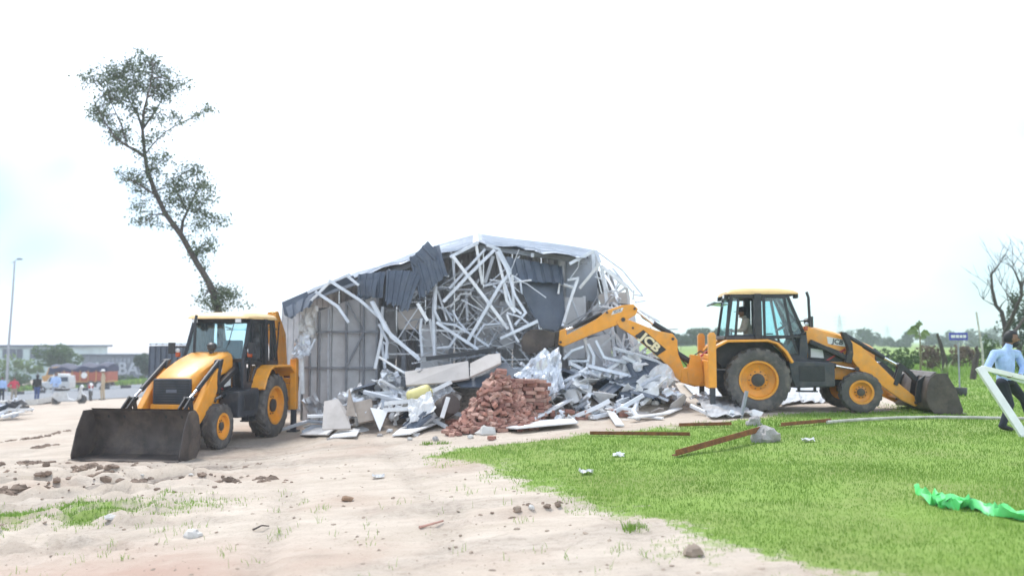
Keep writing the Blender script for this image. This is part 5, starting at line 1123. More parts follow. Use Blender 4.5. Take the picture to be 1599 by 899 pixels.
for i, (px, pyt) in enumerate(((8, 556), (28, 552), (46, 562), (62, 560))): bpx('young_tree', px, pyt, 112, 24, 260, LF_LIGHT, 'thin pale young tree before the glass-fronted building', 'tree', 'young trees before the building', leaf=.4, trunk=2.0)
# verge grass strip
n = 5000; X = RNG.uniform(-75, -42, n); Y = RNG.uniform(96, 101, n); P = np.stack([X, Y, ground_np(X, Y)], -1)
tag(link('verge_grass', blade_mesh('verge_grass', P, RNG.uniform(.3, .8, n), np.full(n, .25), RNG.uniform(0, 1, n), GRS)), 'rough green grass along the far road verge', 'grass', kind='stuff')
n = 16000; X = RNG.uniform(9, 50, n); Y = RNG.uniform(36, 60, n); P = np.stack([X, Y, ground_np(X, Y)], -1)
tag(link('rough_grass', blade_mesh('rough_grass', P, RNG.uniform(.1, .45, n) * (.3 + fbm(X * .4, Y * .4, 5)), np.full(n, .06), RNG.uniform(0, 1, n), GRS)), 'rough tall grass beyond the lawn', 'grass', kind='stuff')
# dead tree on the right
DY = 34.0
def dz(zx, zy, dy=0): return at(1380 + zx / 3.598, 370 + zy / 3.596, DY + dy)
db = dz(690, 720); db.z = gz(db.x, db.y) - .1
DT = empty('dead_tree', db, 0, 'bare dark dead tree with forked limbs behind the walking man', 'tree'); DTI = -Vector(db)
def db_(mb, name): mb.v = [tuple(Vector(v) + DTI) for v in mb.v]; return mb.build(name, BARKD, DT, 40)
db_(limb([db, dz(690, 620), dz(685, 530)], .20, .13), 'trunk')
DBR = [([(685, 530), (662, 420, .3), (630, 385, .4), (608, 290, .5), (604, 210, .5), (640, 165, .6), (655, 145, .6)], .10, .02), ([(630, 385, .4), (600, 372, .2), (560, 350, .1)], .03, .01), ([(650, 405, .3), (665, 375, .2), (695, 345, .1)], .035, .01), ([(686, 525), (715, 470, -.4), (742, 400, -.6), (775, 330, -.8), (768, 270, -.8), (745, 215, -.9), (725, 170, -1)], .10, .02), ([(770, 300, -.8), (790, 240, -.6), (800, 160, -.4)], .05, .01), ([(700, 560), (745, 520, .5), (800, 440, .9), (860, 380, 1.2)], .09, .03), ([(800, 440, .9), (830, 330, 1), (820, 230, 1.2)], .05, .012), ([(742, 400, -.6), (700, 330, -.9), (660, 270, -1)], .03, .01)]
ends = []
for pts_, r0, r1 in DBR:
    P_ = [dz(*p) for p in pts_]; db_(limb(P_, r0, r1, 7), 'limb'); ends += P_[2:]
tw = MB(); rt2 = random.Random(4)
for e in ends:
    for k in range(4):
        p = e.copy(); d = Vector((rt2.uniform(-.6, .6), rt2.uniform(-.5, .5), rt2.uniform(.4, 1))).normalized(); L_ = rt2.uniform(.4, 1.4); P_ = [p]
        for q in range(4): d = (d + Vector((rt2.uniform(-.35, .35), rt2.uniform(-.3, .3), rt2.uniform(-.1, .3)))).normalized(); P_.append(P_[-1] + d * L_ / 4)
        t_ = limb(P_, .014, .004, 4); tw.add(t_.v, t_.f)
        for q in (2, 3):
            d2 = (d + Vector((rt2.uniform(-.8, .8), rt2.uniform(-.5, .5), rt2.uniform(-.2, .6)))).normalized(); t_ = limb([P_[q], P_[q] + d2 * L_ * .2, P_[q] + d2 * L_ * .42 + Vector((0, 0, .04))], .008, .003, 4); tw.add(t_.v, t_.f)
tag(db_(tw, 'twigs'), kind='stuff')
# burnt stumps, sapling, sign, poles
def stump(pts, label):
    P_ = [dz(*p, -1) for p in pts]; P_[0].z = gz(P_[0].x, P_[0].y) - .05; o = limb(P_, .13, .05, 8).build('dead_stump', BARKD, None, 40); recentre(o); tag(o, label, 'stump')
stump([(345, 765), (342, 690), (322, 610), (300, 540)], 'thin black dead trunk standing left of the blue sign post'); stump([(498, 775), (515, 700), (530, 650), (518, 622), (528, 615)], 'crooked black stump right of the blue sign post')
sp = dz(205, 740); sp.z = gz(sp.x, sp.y); SPG = empty('sapling', sp, 0, 'pale green sapling with drooping broad leaves beyond the lawn', 'sapling'); sI = -Vector(sp)
mb = limb([sp, dz(208, 660), dz(203, 560), dz(195, 500)], .05, .015); mb.v = [tuple(Vector(v) + sI) for v in mb.v]; mb.build('stem', mat('sapling_stem', (.16, .15, .07), .8), SPG, 40)
LB = mat('broad_leaf', (.20, .27, .09), .6, col2=(.13, .19, .06), scale=3)
for (a, b_) in (((200, 520), (140, 530)), ((200, 510), (195, 480)), ((203, 560), (172, 565)), ((203, 545), (262, 552)), ((200, 525), (170, 500)), ((205, 575), (240, 560)), ((200, 500), (215, 485)), ((202, 540), (125, 545))):
    A = dz(*a) + sI; B = dz(*b_) + sI; d = (B - A); s_ = Vector((-.0, 1, 0)).cross(d).normalized() * .13; y_ = Vector((0, .05, 0))
    m1 = A.lerp(B, .35) + Vector((0, 0, .10)); m2 = A.lerp(B, .75) + Vector((0, 0, .08)); MB().add([A, m1 - s_, m1 + y_, m1 + s_, m2 - s_ * .9, m2 + y_, m2 + s_ * .9, B], [(0, 1, 2), (0, 2, 3), (1, 4, 5, 2), (2, 5, 6, 3), (4, 7, 5), (5, 7, 6)]).build('leaf', LB, SPG)
yp = dz(340, 770, -3); yp.z = gz(yp.x, yp.y); YP = empty('agave_plant', yp, 0, 'upright yellow-green plant at the foot of the black trunk', 'plant')
for k in range(9):
    a = k * 2.4; L_ = .9 * (1 - .05 * k); d = Vector((math.cos(a), math.sin(a), 0)); w_ = Vector((-d.y, d.x, 0)) * .05; P0 = Vector((0, 0, 0)); P1 = d * L_ * .2 + Vector((0, 0, L_ * .7)); P2 = d * L_ * .42 + Vector((0, 0, L_ * 1.0))
    MB().add([P0 - w_, P0 + w_, P1 - w_, P1 + w_, P2], [(0, 1, 3, 2), (2, 3, 4)]).build('leaf', LB, YP)
# blue sign on a pole set in a black tub
sgp = gpt(1499, 618); SG = empty('blue_sign', sgp, 0, 'small blue sign board on a thin pole set in a black tub', 'sign')
SY = sgp.y; tl = at(1482, 519, SY) - sgp; brp = at(1511, 531, SY) - sgp; c_ = (tl + brp) / 2
MB().box(c_, (brp.x - tl.x, .03, tl.z - brp.z)).build('sign_board', SIGNB, SG, bevel=.005)
for k, (a, b_) in enumerate(((-.42, -.20), (-.16, .02), (.06, .20), (.24, .40))): MB().box((c_.x + (a + b_) / 2 * (brp.x - tl.x), -.02, c_.z + .0), ((b_ - a) * (brp.x - tl.x), .008, .08)).build('lettering', WHT, SG)
MB().tube([(0, 0, .1), (c_.x, .02, c_.z)], .022, 8).build('pole', STLD, SG); MB().lathe([(.13, 0), (.18, .02), (.20, .22), (.19, .24), (.16, .20), (.001, .18)], (0, 0, 0), (0, 0, 1), 16).build('tub', BLK, SG, 40)
lp = gpt(1537, 594); o = limb([lp - Vector((0, 0, .1)), at(1534, 548, lp.y), at(1524.5, 487, lp.y)], .05, .035).build('leaning_pole', WOODW, None, 40); recentre(o); tag(o, 'thin grey pole leaning beside the dead tree', 'pole')
# pylons far away
PYL = mat('pylon_steel', (.35, .37, .40), .6)
for px, pyt, Y, lb in ((1312, 493, 600, 'faint distant lattice pylon above the front wheel'), (1386, 510, 800, 'faint distant lattice pylon behind the loader linkage')):
    p = at(px, 535, Y); h = at(px, pyt, Y).z + 1; mb = MB()
    lv = [(0, 3.2), (.35, 1.9), (.65, 1.0), (.85, .7), (1, .15)]
    for sx in (-1, 1):
        for sy in (-1, 1): mb.tube([(sx * w, sy * w, h * z) for z, w in lv], .22, 4)
    for i in range(4):
        (z0, w0), (z1, w1) = lv[i], lv[i + 1]
        for s in (-1, 1): mb.tube([(-w0, s * w0, h * z0), (w1, s * w1, h * z1)], .14, 4); mb.tube([(w0, s * w0, h * z0), (-w1, s * w1, h * z1)], .14, 4)
    for z in (.66, .78, .9): mb.tube([(-4.5, 0, h * z), (4.5, 0, h * z)], .2, 4)
    o = mb.build('lattice_pylon', PYL, None, loc=(p.x, Y, 0)); tag(o, lb, 'pylon')
# ------------------------------------------------------------------ left: road, kerb, buildings, lamp post, container
ry0, ry1 = gpt(150, 624).y, gpt(150, 609).y
def strip(name, x0, x1, y0, y1, dz_, m, nx_=60, ny_=6, kind='structure'):
    X, Y = np.meshgrid(np.linspace(x0, x1, nx_), np.linspace(y0, y1, ny_)); Z = ground_np(X, Y) + dz_; v = np.stack([X, Y, Z], -1).reshape(-1, 3).tolist()
    f = [(j * nx_ + i, j * nx_ + i + 1, (j + 1) * nx_ + i + 1, (j + 1) * nx_ + i) for j in range(ny_ - 1) for i in range(nx_ - 1)]; me_ = bpy.data.meshes.new(name); me_.from_pydata(v, [], f); me_.materials.append(m); return tag(link(name, me_), kind=kind)
strip('road', -170, -12, ry0, ry1, .03, ASPH, 80, 12)
kb = empty('kerb', (-60, ry1, gz(-60, ry1))); kb['kind'] = 'structure'; kme = [MB().box((0, 0, .13), (1.0, .2, .34)).mesh('kerb_stone', m_) for m_ in (KERBW, KERBB)]
for k in range(60):
    x = -78 + k * 1.01; o = bpy.data.objects.new('kerb_stone', kme[k % 2]); COL.objects.link(o); o.parent = kb; o.location = Vector((x, ry1 + .15, gz(x, ry1))) - Vector(kb.location)
ed = gpt(30, 634); sl_ = MB()
P_ = [gpt(-30, 633), gpt(20, 633), gpt(62, 631), gpt(74, 629)]
o = MB().tube([p + Vector((0, 0, .12)) for p in P_], 0, sq=(1.6, .30)).build('pavement_edge', SLAB, None); tag(o, kind='structure')
# grey clad compound building with white letters
def wz(x, Y): return gz(x, Y)
GY_ = 118.0; a, b_ = at(128, 555, GY_), at(305, 555, GY_); g0 = gz(a.x, GY_) - .5
GB = empty('grey_building', ((a.x + b_.x) / 2, GY_, g0), 0, 'long grey clad building with large white letters across the road', 'building'); hh = a.z - g0; wd = b_.x - a.x
npn = 14
for k in range(npn):
    MB().box((-wd / 2 + (k + .5) * wd / npn, 4, hh / 2), (wd / npn - .04, 8, hh)).build('cladding_panel', BWALL, GB)
MB().box((0, 3.9, hh + .12), (wd + .2, 8.4, .22)).build('parapet', GLASSD, GB)
lt = text_mesh('URBAN', 2.5, .05, 0, .05); lo = link('lettering', lt, GB); lt.materials.clear(); lt.materials.append(mat('pale_letters', (.36, .40, .46), .6)); c_ = at(193, 576, GY_ - .2) - Vector(GB.location); lo.location = c_; lo.rotation_euler = (R(90), 0, 0)
for k in range(6):
    c_ = at(170 + k * 6.2, 563, GY_ - .1) - Vector(GB.location); MB().box(c_, (.42, .06, .7)).build('faint_letter', mat('faint_letters', (.22, .25, .30), .6), GB)
GY2 = 135.0; a, b_ = at(-60, 541, GY2), at(112, 541, GY2); g0 = gz(a.x, GY2) - .5; wd = b_.x - a.x; hh = a.z - g0
FB = empty('glass_building', ((a.x + b_.x) / 2, GY2, g0), 0, 'low pale building with dark flat roof edge and glazed front', 'building')
MB().box((0, 6, hh / 2), (wd, 12, hh)).build('wall', PALEB, FB); MB().box((0, 5.9, hh + .1), (wd + 1.5, 13, .35)).build('roof', GLASSD, FB)
for k in range(16):
    w_ = MB().box((-wd / 2 + (k + .5) * wd / 16, -.06, hh * .80), (wd / 16 * .86, .1, hh * .26)).build('window', GLASSD if k % 4 not in (1,) else mat('pale_glazing', (.40, .50, .50), .3), FB); MB().box((-wd / 2 + (k + .5) * wd / 16, -.12, hh * .66), (wd / 16, .14, .12)).build('sill', PALEB, w_)
    MB().box((-wd / 2 + (k + .5) * wd / 16, -.05, hh * .32), (wd / 16 * .8, .1, hh * .38)).build('window', mat('pale_glazing', (.40, .50, .50), .3), FB)
# street lamp
lb_ = gpt(10, 612); LY = lb_.y; LP_ = empty('street_lamp', lb_, 0, 'tall thin grey street lamp rising over the road', 'street lamp')
P_ = [Vector((0, 0, 0)), at(13, 545, LY) - lb_, at(19, 470, LY) - lb_, at(23, 408, LY) - lb_]; MB().tube(P_, [.17, .14, .11, .08], 10).build('pole', STLD, LP_, 40)
MB().tube([P_[-1], at(26, 405, LY) - lb_, at(29, 405, LY) - lb_], .05, 8).tube([P_[-1], at(19, 409, LY) - lb_], .04, 8).build('arm', STLD, LP_)
MB().box(at(31, 404.5, LY) - lb_, (.55, .3, .16)).build('lamp_head', DGR, LP_, bevel=.03); MB().box(at(17.5, 410, LY) - lb_, (.4, .25, .10)).build('lamp_head', STL, LP_, bevel=.03)
# dark container behind the left machine
CY = 33.0; a, b_ = at(233, 538, CY), at(302, 538, CY); g0 = gz(a.x, CY); CT = empty('container', ((a.x + b_.x) / 2, CY, g0), 0, 'dark blue-grey corrugated container behind the facing backhoe loader', 'container'); wd = b_.x - a.x; hh = a.z - g0
def corrwall(c0, c1, h_, ribs): return corr_sheet(c1, c0, Vector(c1) + Vector((0, 0, h_)), Vector(c0) + Vector((0, 0, h_)), ribs, .05, nv=1, m_bot=0)
corrwall(Vector((-wd / 2, 0, .1)), Vector((wd / 2, 0, .1)), hh - .15, 8).build('front_wall', [SHT, SHT], CT); corrwall(Vector((-wd / 2, 5, .1)), Vector((-wd / 2, 0, .1)), hh - .15, 16).build('side_wall', [SHT, SHT], CT); corrwall(Vector((wd / 2, 0, .1)), Vector((wd / 2, 5, .1)), hh - .15, 16).build('side_wall', [SHT, SHT], CT)
corr_sheet((-wd / 2 - .1, -.12, hh), (wd / 2 + .1, -.12, hh), (-wd / 2 - .1, 5.1, hh), (wd / 2 + .1, 5.1, hh), 8, .06, nv=1, m_bot=0).build('roof', [SHTP, SHT], CT); MB().box((0, 2.5, .05), (wd, 5, .1)).build('base', DGR, CT)
# ------------------------------------------------------------------ people
from mathutils import Euler
def capsule(mb, a, b_, ra, rb, n=10):
    a, b_ = Vector(a), Vector(b_); d = b_ - a; L_ = d.length
    if L_ < 1e-4: mb.ball(a, ra, n=n, k=8); return
    ax = d / L_; k = 4; prof = [(max(1e-4, ra * math.sin(math.pi / 2 * i / k)), -ra * math.cos(math.pi / 2 * i / k)) for i in range(k + 1)] + [(max(1e-4, rb * math.cos(math.pi / 2 * i / k)), L_ + rb * math.sin(math.pi / 2 * i / k)) for i in range(k + 1)]
    mb.lathe(prof, a, ax, n)
def figure(name, root_loc, J, label, mats, group=None, voxel=.02, hair=True, cap=None, beard=False, sleeve=.86, rz=0, cat='person', sc=1.0):
    """J: joints in metres relative to root; mats: shirt, trousers, shoes"""
    SHIRT, TROU, SHOE = mats; mb = MB(); bones = []
    J = {k: Vector(v) for k, v in J.items()}; fwd = J['face'].normalized(); lat = Vector((0, 0, 1)).cross(J['chest_dir'] if 'chest_dir' in J else fwd).normalized(); tf = (J['chest_dir'] if 'chest_dir' in J else fwd).normalized()
    def bone(a, b_, ra, rb, m): capsule(mb, a, b_, ra * sc, rb * sc); bones.append((Vector(a), Vector(b_), max(ra, rb) * sc, m))
    pel, ch, nk, hd = J['pelvis'], J['chest'], J['neck'], J['head']
    secs = [(pel - (ch - pel) * .25, .13, .10), (pel, .165, .115), (pel.lerp(ch, .35), .150, .105), (pel.lerp(ch, .75), .165, .115), (ch, .175, .115), (ch.lerp(nk, .55), .165, .095), (ch.lerp(nk, .88), .085, .07), (nk, .058, .058)]
    n = 16; vs_ = []
    for c, rx, ry in secs: vs_ += [c + lat * rx * sc * math.cos(2 * math.pi * j / n) + tf * ry * sc * math.sin(2 * math.pi * j / n) for j in range(n)]
    P_ = len(secs); mb.add(vs_, [(i * n + j, i * n + (j + 1) % n, (i + 1) * n + (j + 1) % n, (i + 1) * n + j) for i in range(P_ - 1) for j in range(n)] + [tuple(range(n - 1, -1, -1)), tuple((P_ - 1) * n + j for j in range(n))])
    bones.append((pel.lerp(ch, .15), ch.lerp(nk, .55), .16 * sc, 0)); bones.append((pel - (ch - pel) * .25, pel, .15 * sc, 1))
    bone(nk - (nk - ch) * .12, hd - Vector((0, 0, .05 * sc)), .058, .054, 3)
    hl = Vector((0, 0, 1)).cross(fwd).normalized(); hu = fwd.cross(hl).normalized(); HM = Matrix((fwd, hl, hu)).transposed()
    mb.ball(hd, (.098 * sc, .076 * sc, .118 * sc), n=14, k=10, M=HM); bones.append((hd, hd, .1 * sc, 3))
    def hp(x, y, z): return hd + HM @ Vector((x, y, z)) * sc
    capsule(mb, hp(.035, 0, -.075), hp(.062, 0, -.088), .05 * sc, .035 * sc); capsule(mb, hp(.095, 0, .012), hp(.112, 0, -.022), .010 * sc, .014 * sc)
    for s in (-1, 1): mb.ball(hp(0, s * .078, -.01), (.022 * sc, .010 * sc, .032 * sc), n=6, k=5, M=HM)
    for s in 'lr':
        sg = 1 if s == 'l' else -1
        sh, el, wr = J['sh_' + s], J['el_' + s], J['wr_' + s]
        bone(ch.lerp(nk, .45), sh, .095, .066, 0); bone(sh, el, .064, .050, 0)
        cut = el.lerp(wr, sleeve); bone(el, cut, .047, .036, 0); bone(cut, wr, .030, .027, 3)
        hdir = (J.get('hand_' + s, wr + (wr - el).normalized() * .17) - wr).normalized(); pal = hdir.orthogonal() if abs(hdir.dot(lat)) > .95 else (lat - hdir * lat.dot(hdir)).normalized(); crl = hdir.cross(pal).normalized()
        if crl.dot(tf) < 0: crl = -crl
        p1 = wr + hdir * .085 * sc
        for q in (-.028, 0, .028): bone(wr + pal * q * .5 * sc, p1 + pal * q * sc, .017, .016, 3)
        for i, q in enumerate((-.034, -.011, .012, .034)):
            L_ = (.068, .08, .076, .06)[i]; f1 = p1 + pal * q * sc + hdir * L_ * .55 * sc + crl * .012; f2 = f1 + (hdir * .5 + crl * .8).normalized() * L_ * .6 * sc; bone(p1 + pal * q * sc, f1, .0095, .009, 3); bone(f1, f2, .009, .008, 3)
        t1 = wr + hdir * .03 * sc - pal * .03 * sc * sg; t2 = t1 + (hdir * .6 - pal * .6 * sg + crl * .5).normalized() * .06 * sc; bone(t1, t2, .012, .010, 3)
        hip, kn, an, toe = J['hip_' + s], J['kn_' + s], J['an_' + s], J['toe_' + s]
        bone(hip, kn, .092, .062, 1); bone(kn, an, .064, .052, 1); bone(an - Vector((0, 0, .02)), an - Vector((0, 0, .045)) - (toe - an).normalized() * .03, .040, .042, 2); bone(an - Vector((0, 0, .045)), toe, .045, .036, 2)
    me_ = mb.mesh('body', [SHIRT, TROU, SHOE, SKIN]); o = bpy.data.objects.new('tmp', me_); COL.objects.link(o)
    r_ = o.modifiers.new('r', 'REMESH'); r_.mode = 'VOXEL'; r_.voxel_size = voxel; s_ = o.modifiers.new('s', 'SMOOTH'); s_.iterations = 3; s_.factor = .5
    dg = bpy.context.evaluated_depsgraph_get(); fin = bpy.data.meshes.new_from_object(o.evaluated_get(dg)); bpy.data.objects.remove(o)
    fin.materials.clear()
    for m_ in (SHIRT, TROU, SHOE, SKIN): fin.materials.append(m_)
    nf = len(fin.polygons); C_ = np.empty(nf * 3); fin.polygons.foreach_get('center', C_); C_ = C_.reshape(-1, 3); best = np.full(nf, 1e9); mi = np.zeros(nf, np.int32)
    for a, b_, r0, m_ in bones:
        a_ = np.array(a); d = np.array(b_ - a); L2 = max(1e-9, d @ d); t_ = np.clip(((C_ - a_) @ d) / L2, 0, 1); D = np.linalg.norm(C_ - (a_ + t_[:, None] * d), axis=1) - r0
        k = D < best; best[k] = D[k]; mi[k] = m_
    fin.polygons.foreach_set('material_index', mi); fin.polygons.foreach_set('use_smooth', np.ones(nf, bool)); fin.update()
    root = empty(name, root_loc, rz, label, cat, group); link('body', fin, root)
    if hair:
        h = MB().ball((0, 0, 0), (.108, .086, .128), n=16, k=12); keep = []
        for f in h.f:
            c = sum((Vector(h.v[i]) for i in f), Vector()) / len(f)
            if c.z > .055 or (c.x < .01 and c.z > -.075) : keep.append(f)
        h.f = keep; h.m = [0] * len(keep); h.v = [tuple(hp(*v)) for v in h.v]; h.build('hair', HAIR, root, 60)
    if beard:
        h = MB().ball((.045, 0, -.085), (.066, .066, .058), n=12, k=8); h.v = [tuple(hp(*v)) for v in h.v]; h.build('beard', HAIR, root, 60)
        for s in (-1, 1):
            MB().ball(hp(.088, s * .032, .012), (.012 * sc, .016 * sc, .008 * sc), n=8, k=6, M=HM).build('eye', HAIR, root); MB().ball(hp(.092, s * .033, .035), (.010 * sc, .022 * sc, .006 * sc), n=8, k=5, M=HM).build('eyebrow', HAIR, root)
    if cap:
        h = MB().lathe([(.108, -.01), (.112, .03), (.10, .085), (.06, .115), (.001, .12)], (0, 0, .035), (0, 0, 1), 16); h.add([(.06, -.07, .035), (.06, .07, .035), (.19, .05, .025), (.20, 0, .03), (.19, -.05, .025), (.06, -.07, .045), (.06, .07, .045), (.19, .05, .035), (.20, 0, .04), (.19, -.05, .035)], [(0, 1, 2, 3, 4), (9, 8, 7, 6, 5), (0, 4, 9, 5), (4, 3, 8, 9), (3, 2, 7, 8), (2, 1, 6, 7)])
        h.v = [tuple(hp(*v)) for v in h.v]; h.build('cap', cap, root, 50)
    return root
def standing(h=1.70, arm='down', stride=.05):
    k = h / 1.74
    J = dict(face=(1, 0, 0), chest_dir=(1, 0, 0), pelvis=(0, 0, .98 * k), chest=(0, 0, 1.30 * k), neck=(0, 0, 1.50 * k), head=(.02, 0, 1.63 * k))
    for s, g in (('l', 1), ('r', -1)):
        J['sh_' + s] = (0, g * .185, 1.42 * k); J['hip_' + s] = (0, g * .09, .94 * k); J['kn_' + s] = (.02 + stride * g, g * .10, .52 * k); J['an_' + s] = (-.02 + stride * g, g * .105, .085); J['toe_' + s] = (.13 + stride * g, g * .12, .04)
        if arm == 'down': J['el_' + s] = (-.03, g * .23, 1.13 * k); J['wr_' + s] = (.04, g * .24, .90 * k)
        elif arm == 'hips': J['el_' + s] = (-.08, g * .36, 1.18 * k); J['wr_' + s] = (.08, g * .22, 1.02 * k)
        else: J['el_' + s] = (.05, g * .25, 1.15 * k); J['wr_' + s] = (.24, g * .16, 1.12 * k)
    return J
LBLUE = mat('light_blue_shirt', (.36, .50, .76), .85, var=.14, scale=9, bump=.9, bscale=11); NAVY = mat('navy_trousers', (.020, .024, .040), .8, var=.2); SHB = mat('black_shoes', (.015, .015, .017), .5)
TAN = mat('khaki_uniform', (.46, .38, .27), .85); RED = mat('red_shirt', (.55, .06, .09), .85); BLKS = mat('black_shirt', (.018, .017, .017), .85); JEAN = mat('blue_jeans', (.05, .08, .20), .85); GREYT = mat('grey_trousers', (.30, .33, .40), .85); KHT = mat('khaki_trousers', (.36, .30, .23), .85); CAPB = mat('black_cap', (.014, .014, .018), .8); CAPW = mat('white_cap', (.75, .75, .76), .8); CREAMS = mat('cream_shirt', (.50, .44, .34), .85)
# the man on the right, carrying one corner of a white frame
mp0 = gpt(1574, 672); MY = mp0.y
def mj(px, py, dy=0): return at(px, py, MY + dy) - mp0
JM = dict(face=(.93, -.30, -.05), chest_dir=(.42, -.90, 0), pelvis=mj(1571, 592), chest=mj(1569, 563), neck=mj(1573, 542), head=mj(1579, 528), sh_r=mj(1553, 552, -.08), el_r=mj(1541, 574, -.20), wr_r=mj(1563, 585, -.34), hand_r=mj(1574, 588, -.36),
          sh_l=mj(1588, 552, .10), el_l=mj(1598, 573, .0), wr_l=mj(1592, 588, -.22), hand_l=mj(1602, 590, -.24), hip_r=mj(1565, 598, -.07), kn_r=mj(1577, 631, -.08), an_r=mj(1566, 662, -.06), toe_r=mj(1579, 670, -.12), hip_l=mj(1577, 598, .07), kn_l=mj(1599, 624, .05), an_l=mj(1609, 656, .10), toe_l=mj(1624, 664, .05))
figure('person', mp0, JM, 'bearded man in light blue shirt and dark trousers carrying a white frame', (LBLUE, NAVY, SHB), voxel=.009, beard=True, sleeve=.72, sc=1.12)
# driver of the right machine
RM = Matrix.Translation(RLOC) @ Matrix.Rotation(RHEAD, 4, 'Z'); drv = RM @ Vector((.0, 0, 1.53)); R3 = RM.to_3x3()
JD = {k: R3 @ Vector(v) for k, v in dict(face=(-1, -.12, -.05), chest_dir=(-1, 0, 0), pelvis=(0, 0, .10), chest=(-.07, 0, .38), neck=(-.10, 0, .56), head=(-.15, 0, .69), sh_l=(-.08, -.18, .50), el_l=(-.16, -.24, .28), wr_l=(-.38, -.18, .27), sh_r=(-.08, .18, .50), el_r=(-.16, .24, .28), wr_r=(-.38, .18, .27),
          hip_l=(-.02, -.10, .09), kn_l=(-.44, -.14, .12), an_l=(-.46, -.14, -.28), toe_l=(-.56, -.14, -.33), hip_r=(-.02, .10, .09), kn_r=(-.44, .14, .12), an_r=(-.46, .14, -.28), toe_r=(-.56, .14, -.33)).items()}
figure('person', drv, JD, 'driver in cream shirt and black cap seated in the backhoe cab', (CREAMS, NAVY, SHB), voxel=.014, cap=CAPB)
# bystanders by the road
for px, py, ht, rz, arm, mm, lb, cp in ((86, 631, 1.74, -80, 'fold', (LBLUE, GREYT, SHB), 'man in light blue shirt and grey trousers standing by the white scooter', None), (57, 629, 1.70, 95, 'down', (BLKS, JEAN, SHB), 'person in black top and dark jeans standing with back turned', None), (21, 628, 1.62, -30, 'hips', (RED, KHT, SHB), 'person in red shirt and khaki trousers near the lamp post', None),
        (2, 628, 1.70, -60, 'down', (LBLUE, NAVY, SHB), 'person in pale blue shirt and black trousers beside the red shirt', None), (160, 624, 1.76, 200, 'down', (TAN, TAN, SHB), 'uniformed officer in khaki and white cap beside the motorcycle', CAPW)):
    p = gpt(px, py); k = {4: 1}.get(0, 1); figure('person', p, standing(ht, arm), lb, mm, 'people watching from the roadside', voxel=.02, rz=R(rz), cap=cp, hair=cp is None)
# ------------------------------------------------------------------ vehicles by the road
def simple_wheel(parent, c, r_, w_, rimm=STL, ax=(0, 1, 0)):
    w = empty('wheel', c); w.parent = parent
    MB().lathe([(r_ * .55, -w_ / 2), (r_ * .9, -w_ / 2), (r_, -w_ * .3), (r_, w_ * .3), (r_ * .9, w_ / 2), (r_ * .55, w_ / 2)], (0, 0, 0), ax, 20, cap=False).build('tyre', RUB, w, 40)
    MB().lathe([(r_ * .58, -w_ * .3), (r_ * .2, -w_ * .1), (r_ * .2, w_ * .1), (r_ * .58, w_ * .3)], (0, 0, 0), ax, 16).build('rim', rimm, w, 40); return w
ORNG = mat('truck_orange', (.34, .075, .035), .6, dirt=(.25, .15, .1)); TARP = mat('navy_tarpaulin', (.022, .028, .07), .7, var=.2, scale=2, bump=.4, bscale=4); TRYL = mat('truck_ochre', (.45, .25, .08), .6); VANW = mat('van_white', (.55, .56, .57), .4, dirt=(.35, .32, .28))
tp = gpt(120, 609); sY = tp.y / FPX; TK = empty('goods_truck', (at(113, 600, tp.y).x, tp.y + 1.2, gz(at(113, 600, tp.y).x, tp.y) + .03), math.pi, 'orange goods truck with dark blue tarpaulin over its load on the road', 'truck'); Lt = 108 * sY
MB().box((-Lt * .16, 0, 1.45), (Lt * .66, 2.3, 1.1)).build('load_body', ORNG, TK, bevel=.03); MB().box((-Lt * .16, 0, .86), (Lt * .66, 2.25, .16)).build('bed', TRYL, TK)
tm = MB(); nX = 14; PP = []
for i in range(nX + 1):
    x = -Lt * .50 + Lt * .84 * i / nX; tp_ = 2.55 + .14 * math.sin(i * 1.3) + .1 * math.sin(i * .5)
    for y, z in ((-1.2, 1.85 + .06 * math.sin(i * 2.1)), (-1.18, tp_ - .25), (-.7, tp_), (0, tp_ + .1), (.7, tp_), (1.18, tp_ - .25), (1.2, 1.85 + .06 * math.cos(i * 2.4))): PP.append((x, y, z))
tm.add(PP, [(i * 7 + j, i * 7 + j + 1, (i + 1) * 7 + j + 1, (i + 1) * 7 + j) for i in range(nX) for j in range(6)] + [tuple(range(6, -1, -1)), tuple(nX * 7 + j for j in range(7))]); tm.build('tarpaulin', TARP, TK, 50)
for k in range(6): MB().box((-Lt * .45 + k * Lt * .115, 1.17, 1.45), (.08, .06, 1.1)).build('side_rib', TRYL, TK)
MB().ball((-Lt * .16, 1.16, 1.5), (.32, .02, .32)).build('painted_emblem', WHT, TK)
cb = MB().prism([(Lt * .20, .7), (Lt * .42, .7), (Lt * .46, 1.4), (Lt * .40, 1.5), (Lt * .36, 2.3), (Lt * .20, 2.4)], -1.1, 1.1).build('cab', TRYL, TK, bevel=.05); MB().prism([(Lt * .26, 1.55), (Lt * .37, 1.55), (Lt * .35, 2.15), (Lt * .26, 2.2)], -1.11, 1.11).build('cab_window', GLASSD, cb)
MB().box((0, 0, .65), (Lt * .9, .9, .25)).build('chassis', BLK, TK)
for x in (-.38, -.26, .33):
    for s in (-1, 1): simple_wheel(TK, (Lt * x, s * 1.0, .5), .5, .35)
jp = gpt(90, 612); JV = empty('white_jeep', (at(88, 600, jp.y).x, jp.y, gz(at(88, 600, jp.y).x, jp.y) + .03), math.pi + .1, 'white jeep with spare load on the roof before the orange truck', 'jeep')
MB().prism([(-1.75, .45), (1.75, .45), (1.80, .95), (1.70, 1.12), (.72, 1.18), (.35, 1.80), (-1.65, 1.84), (-1.78, 1.1)], -.82, .82).build('body', VANW, JV, bevel=.06)
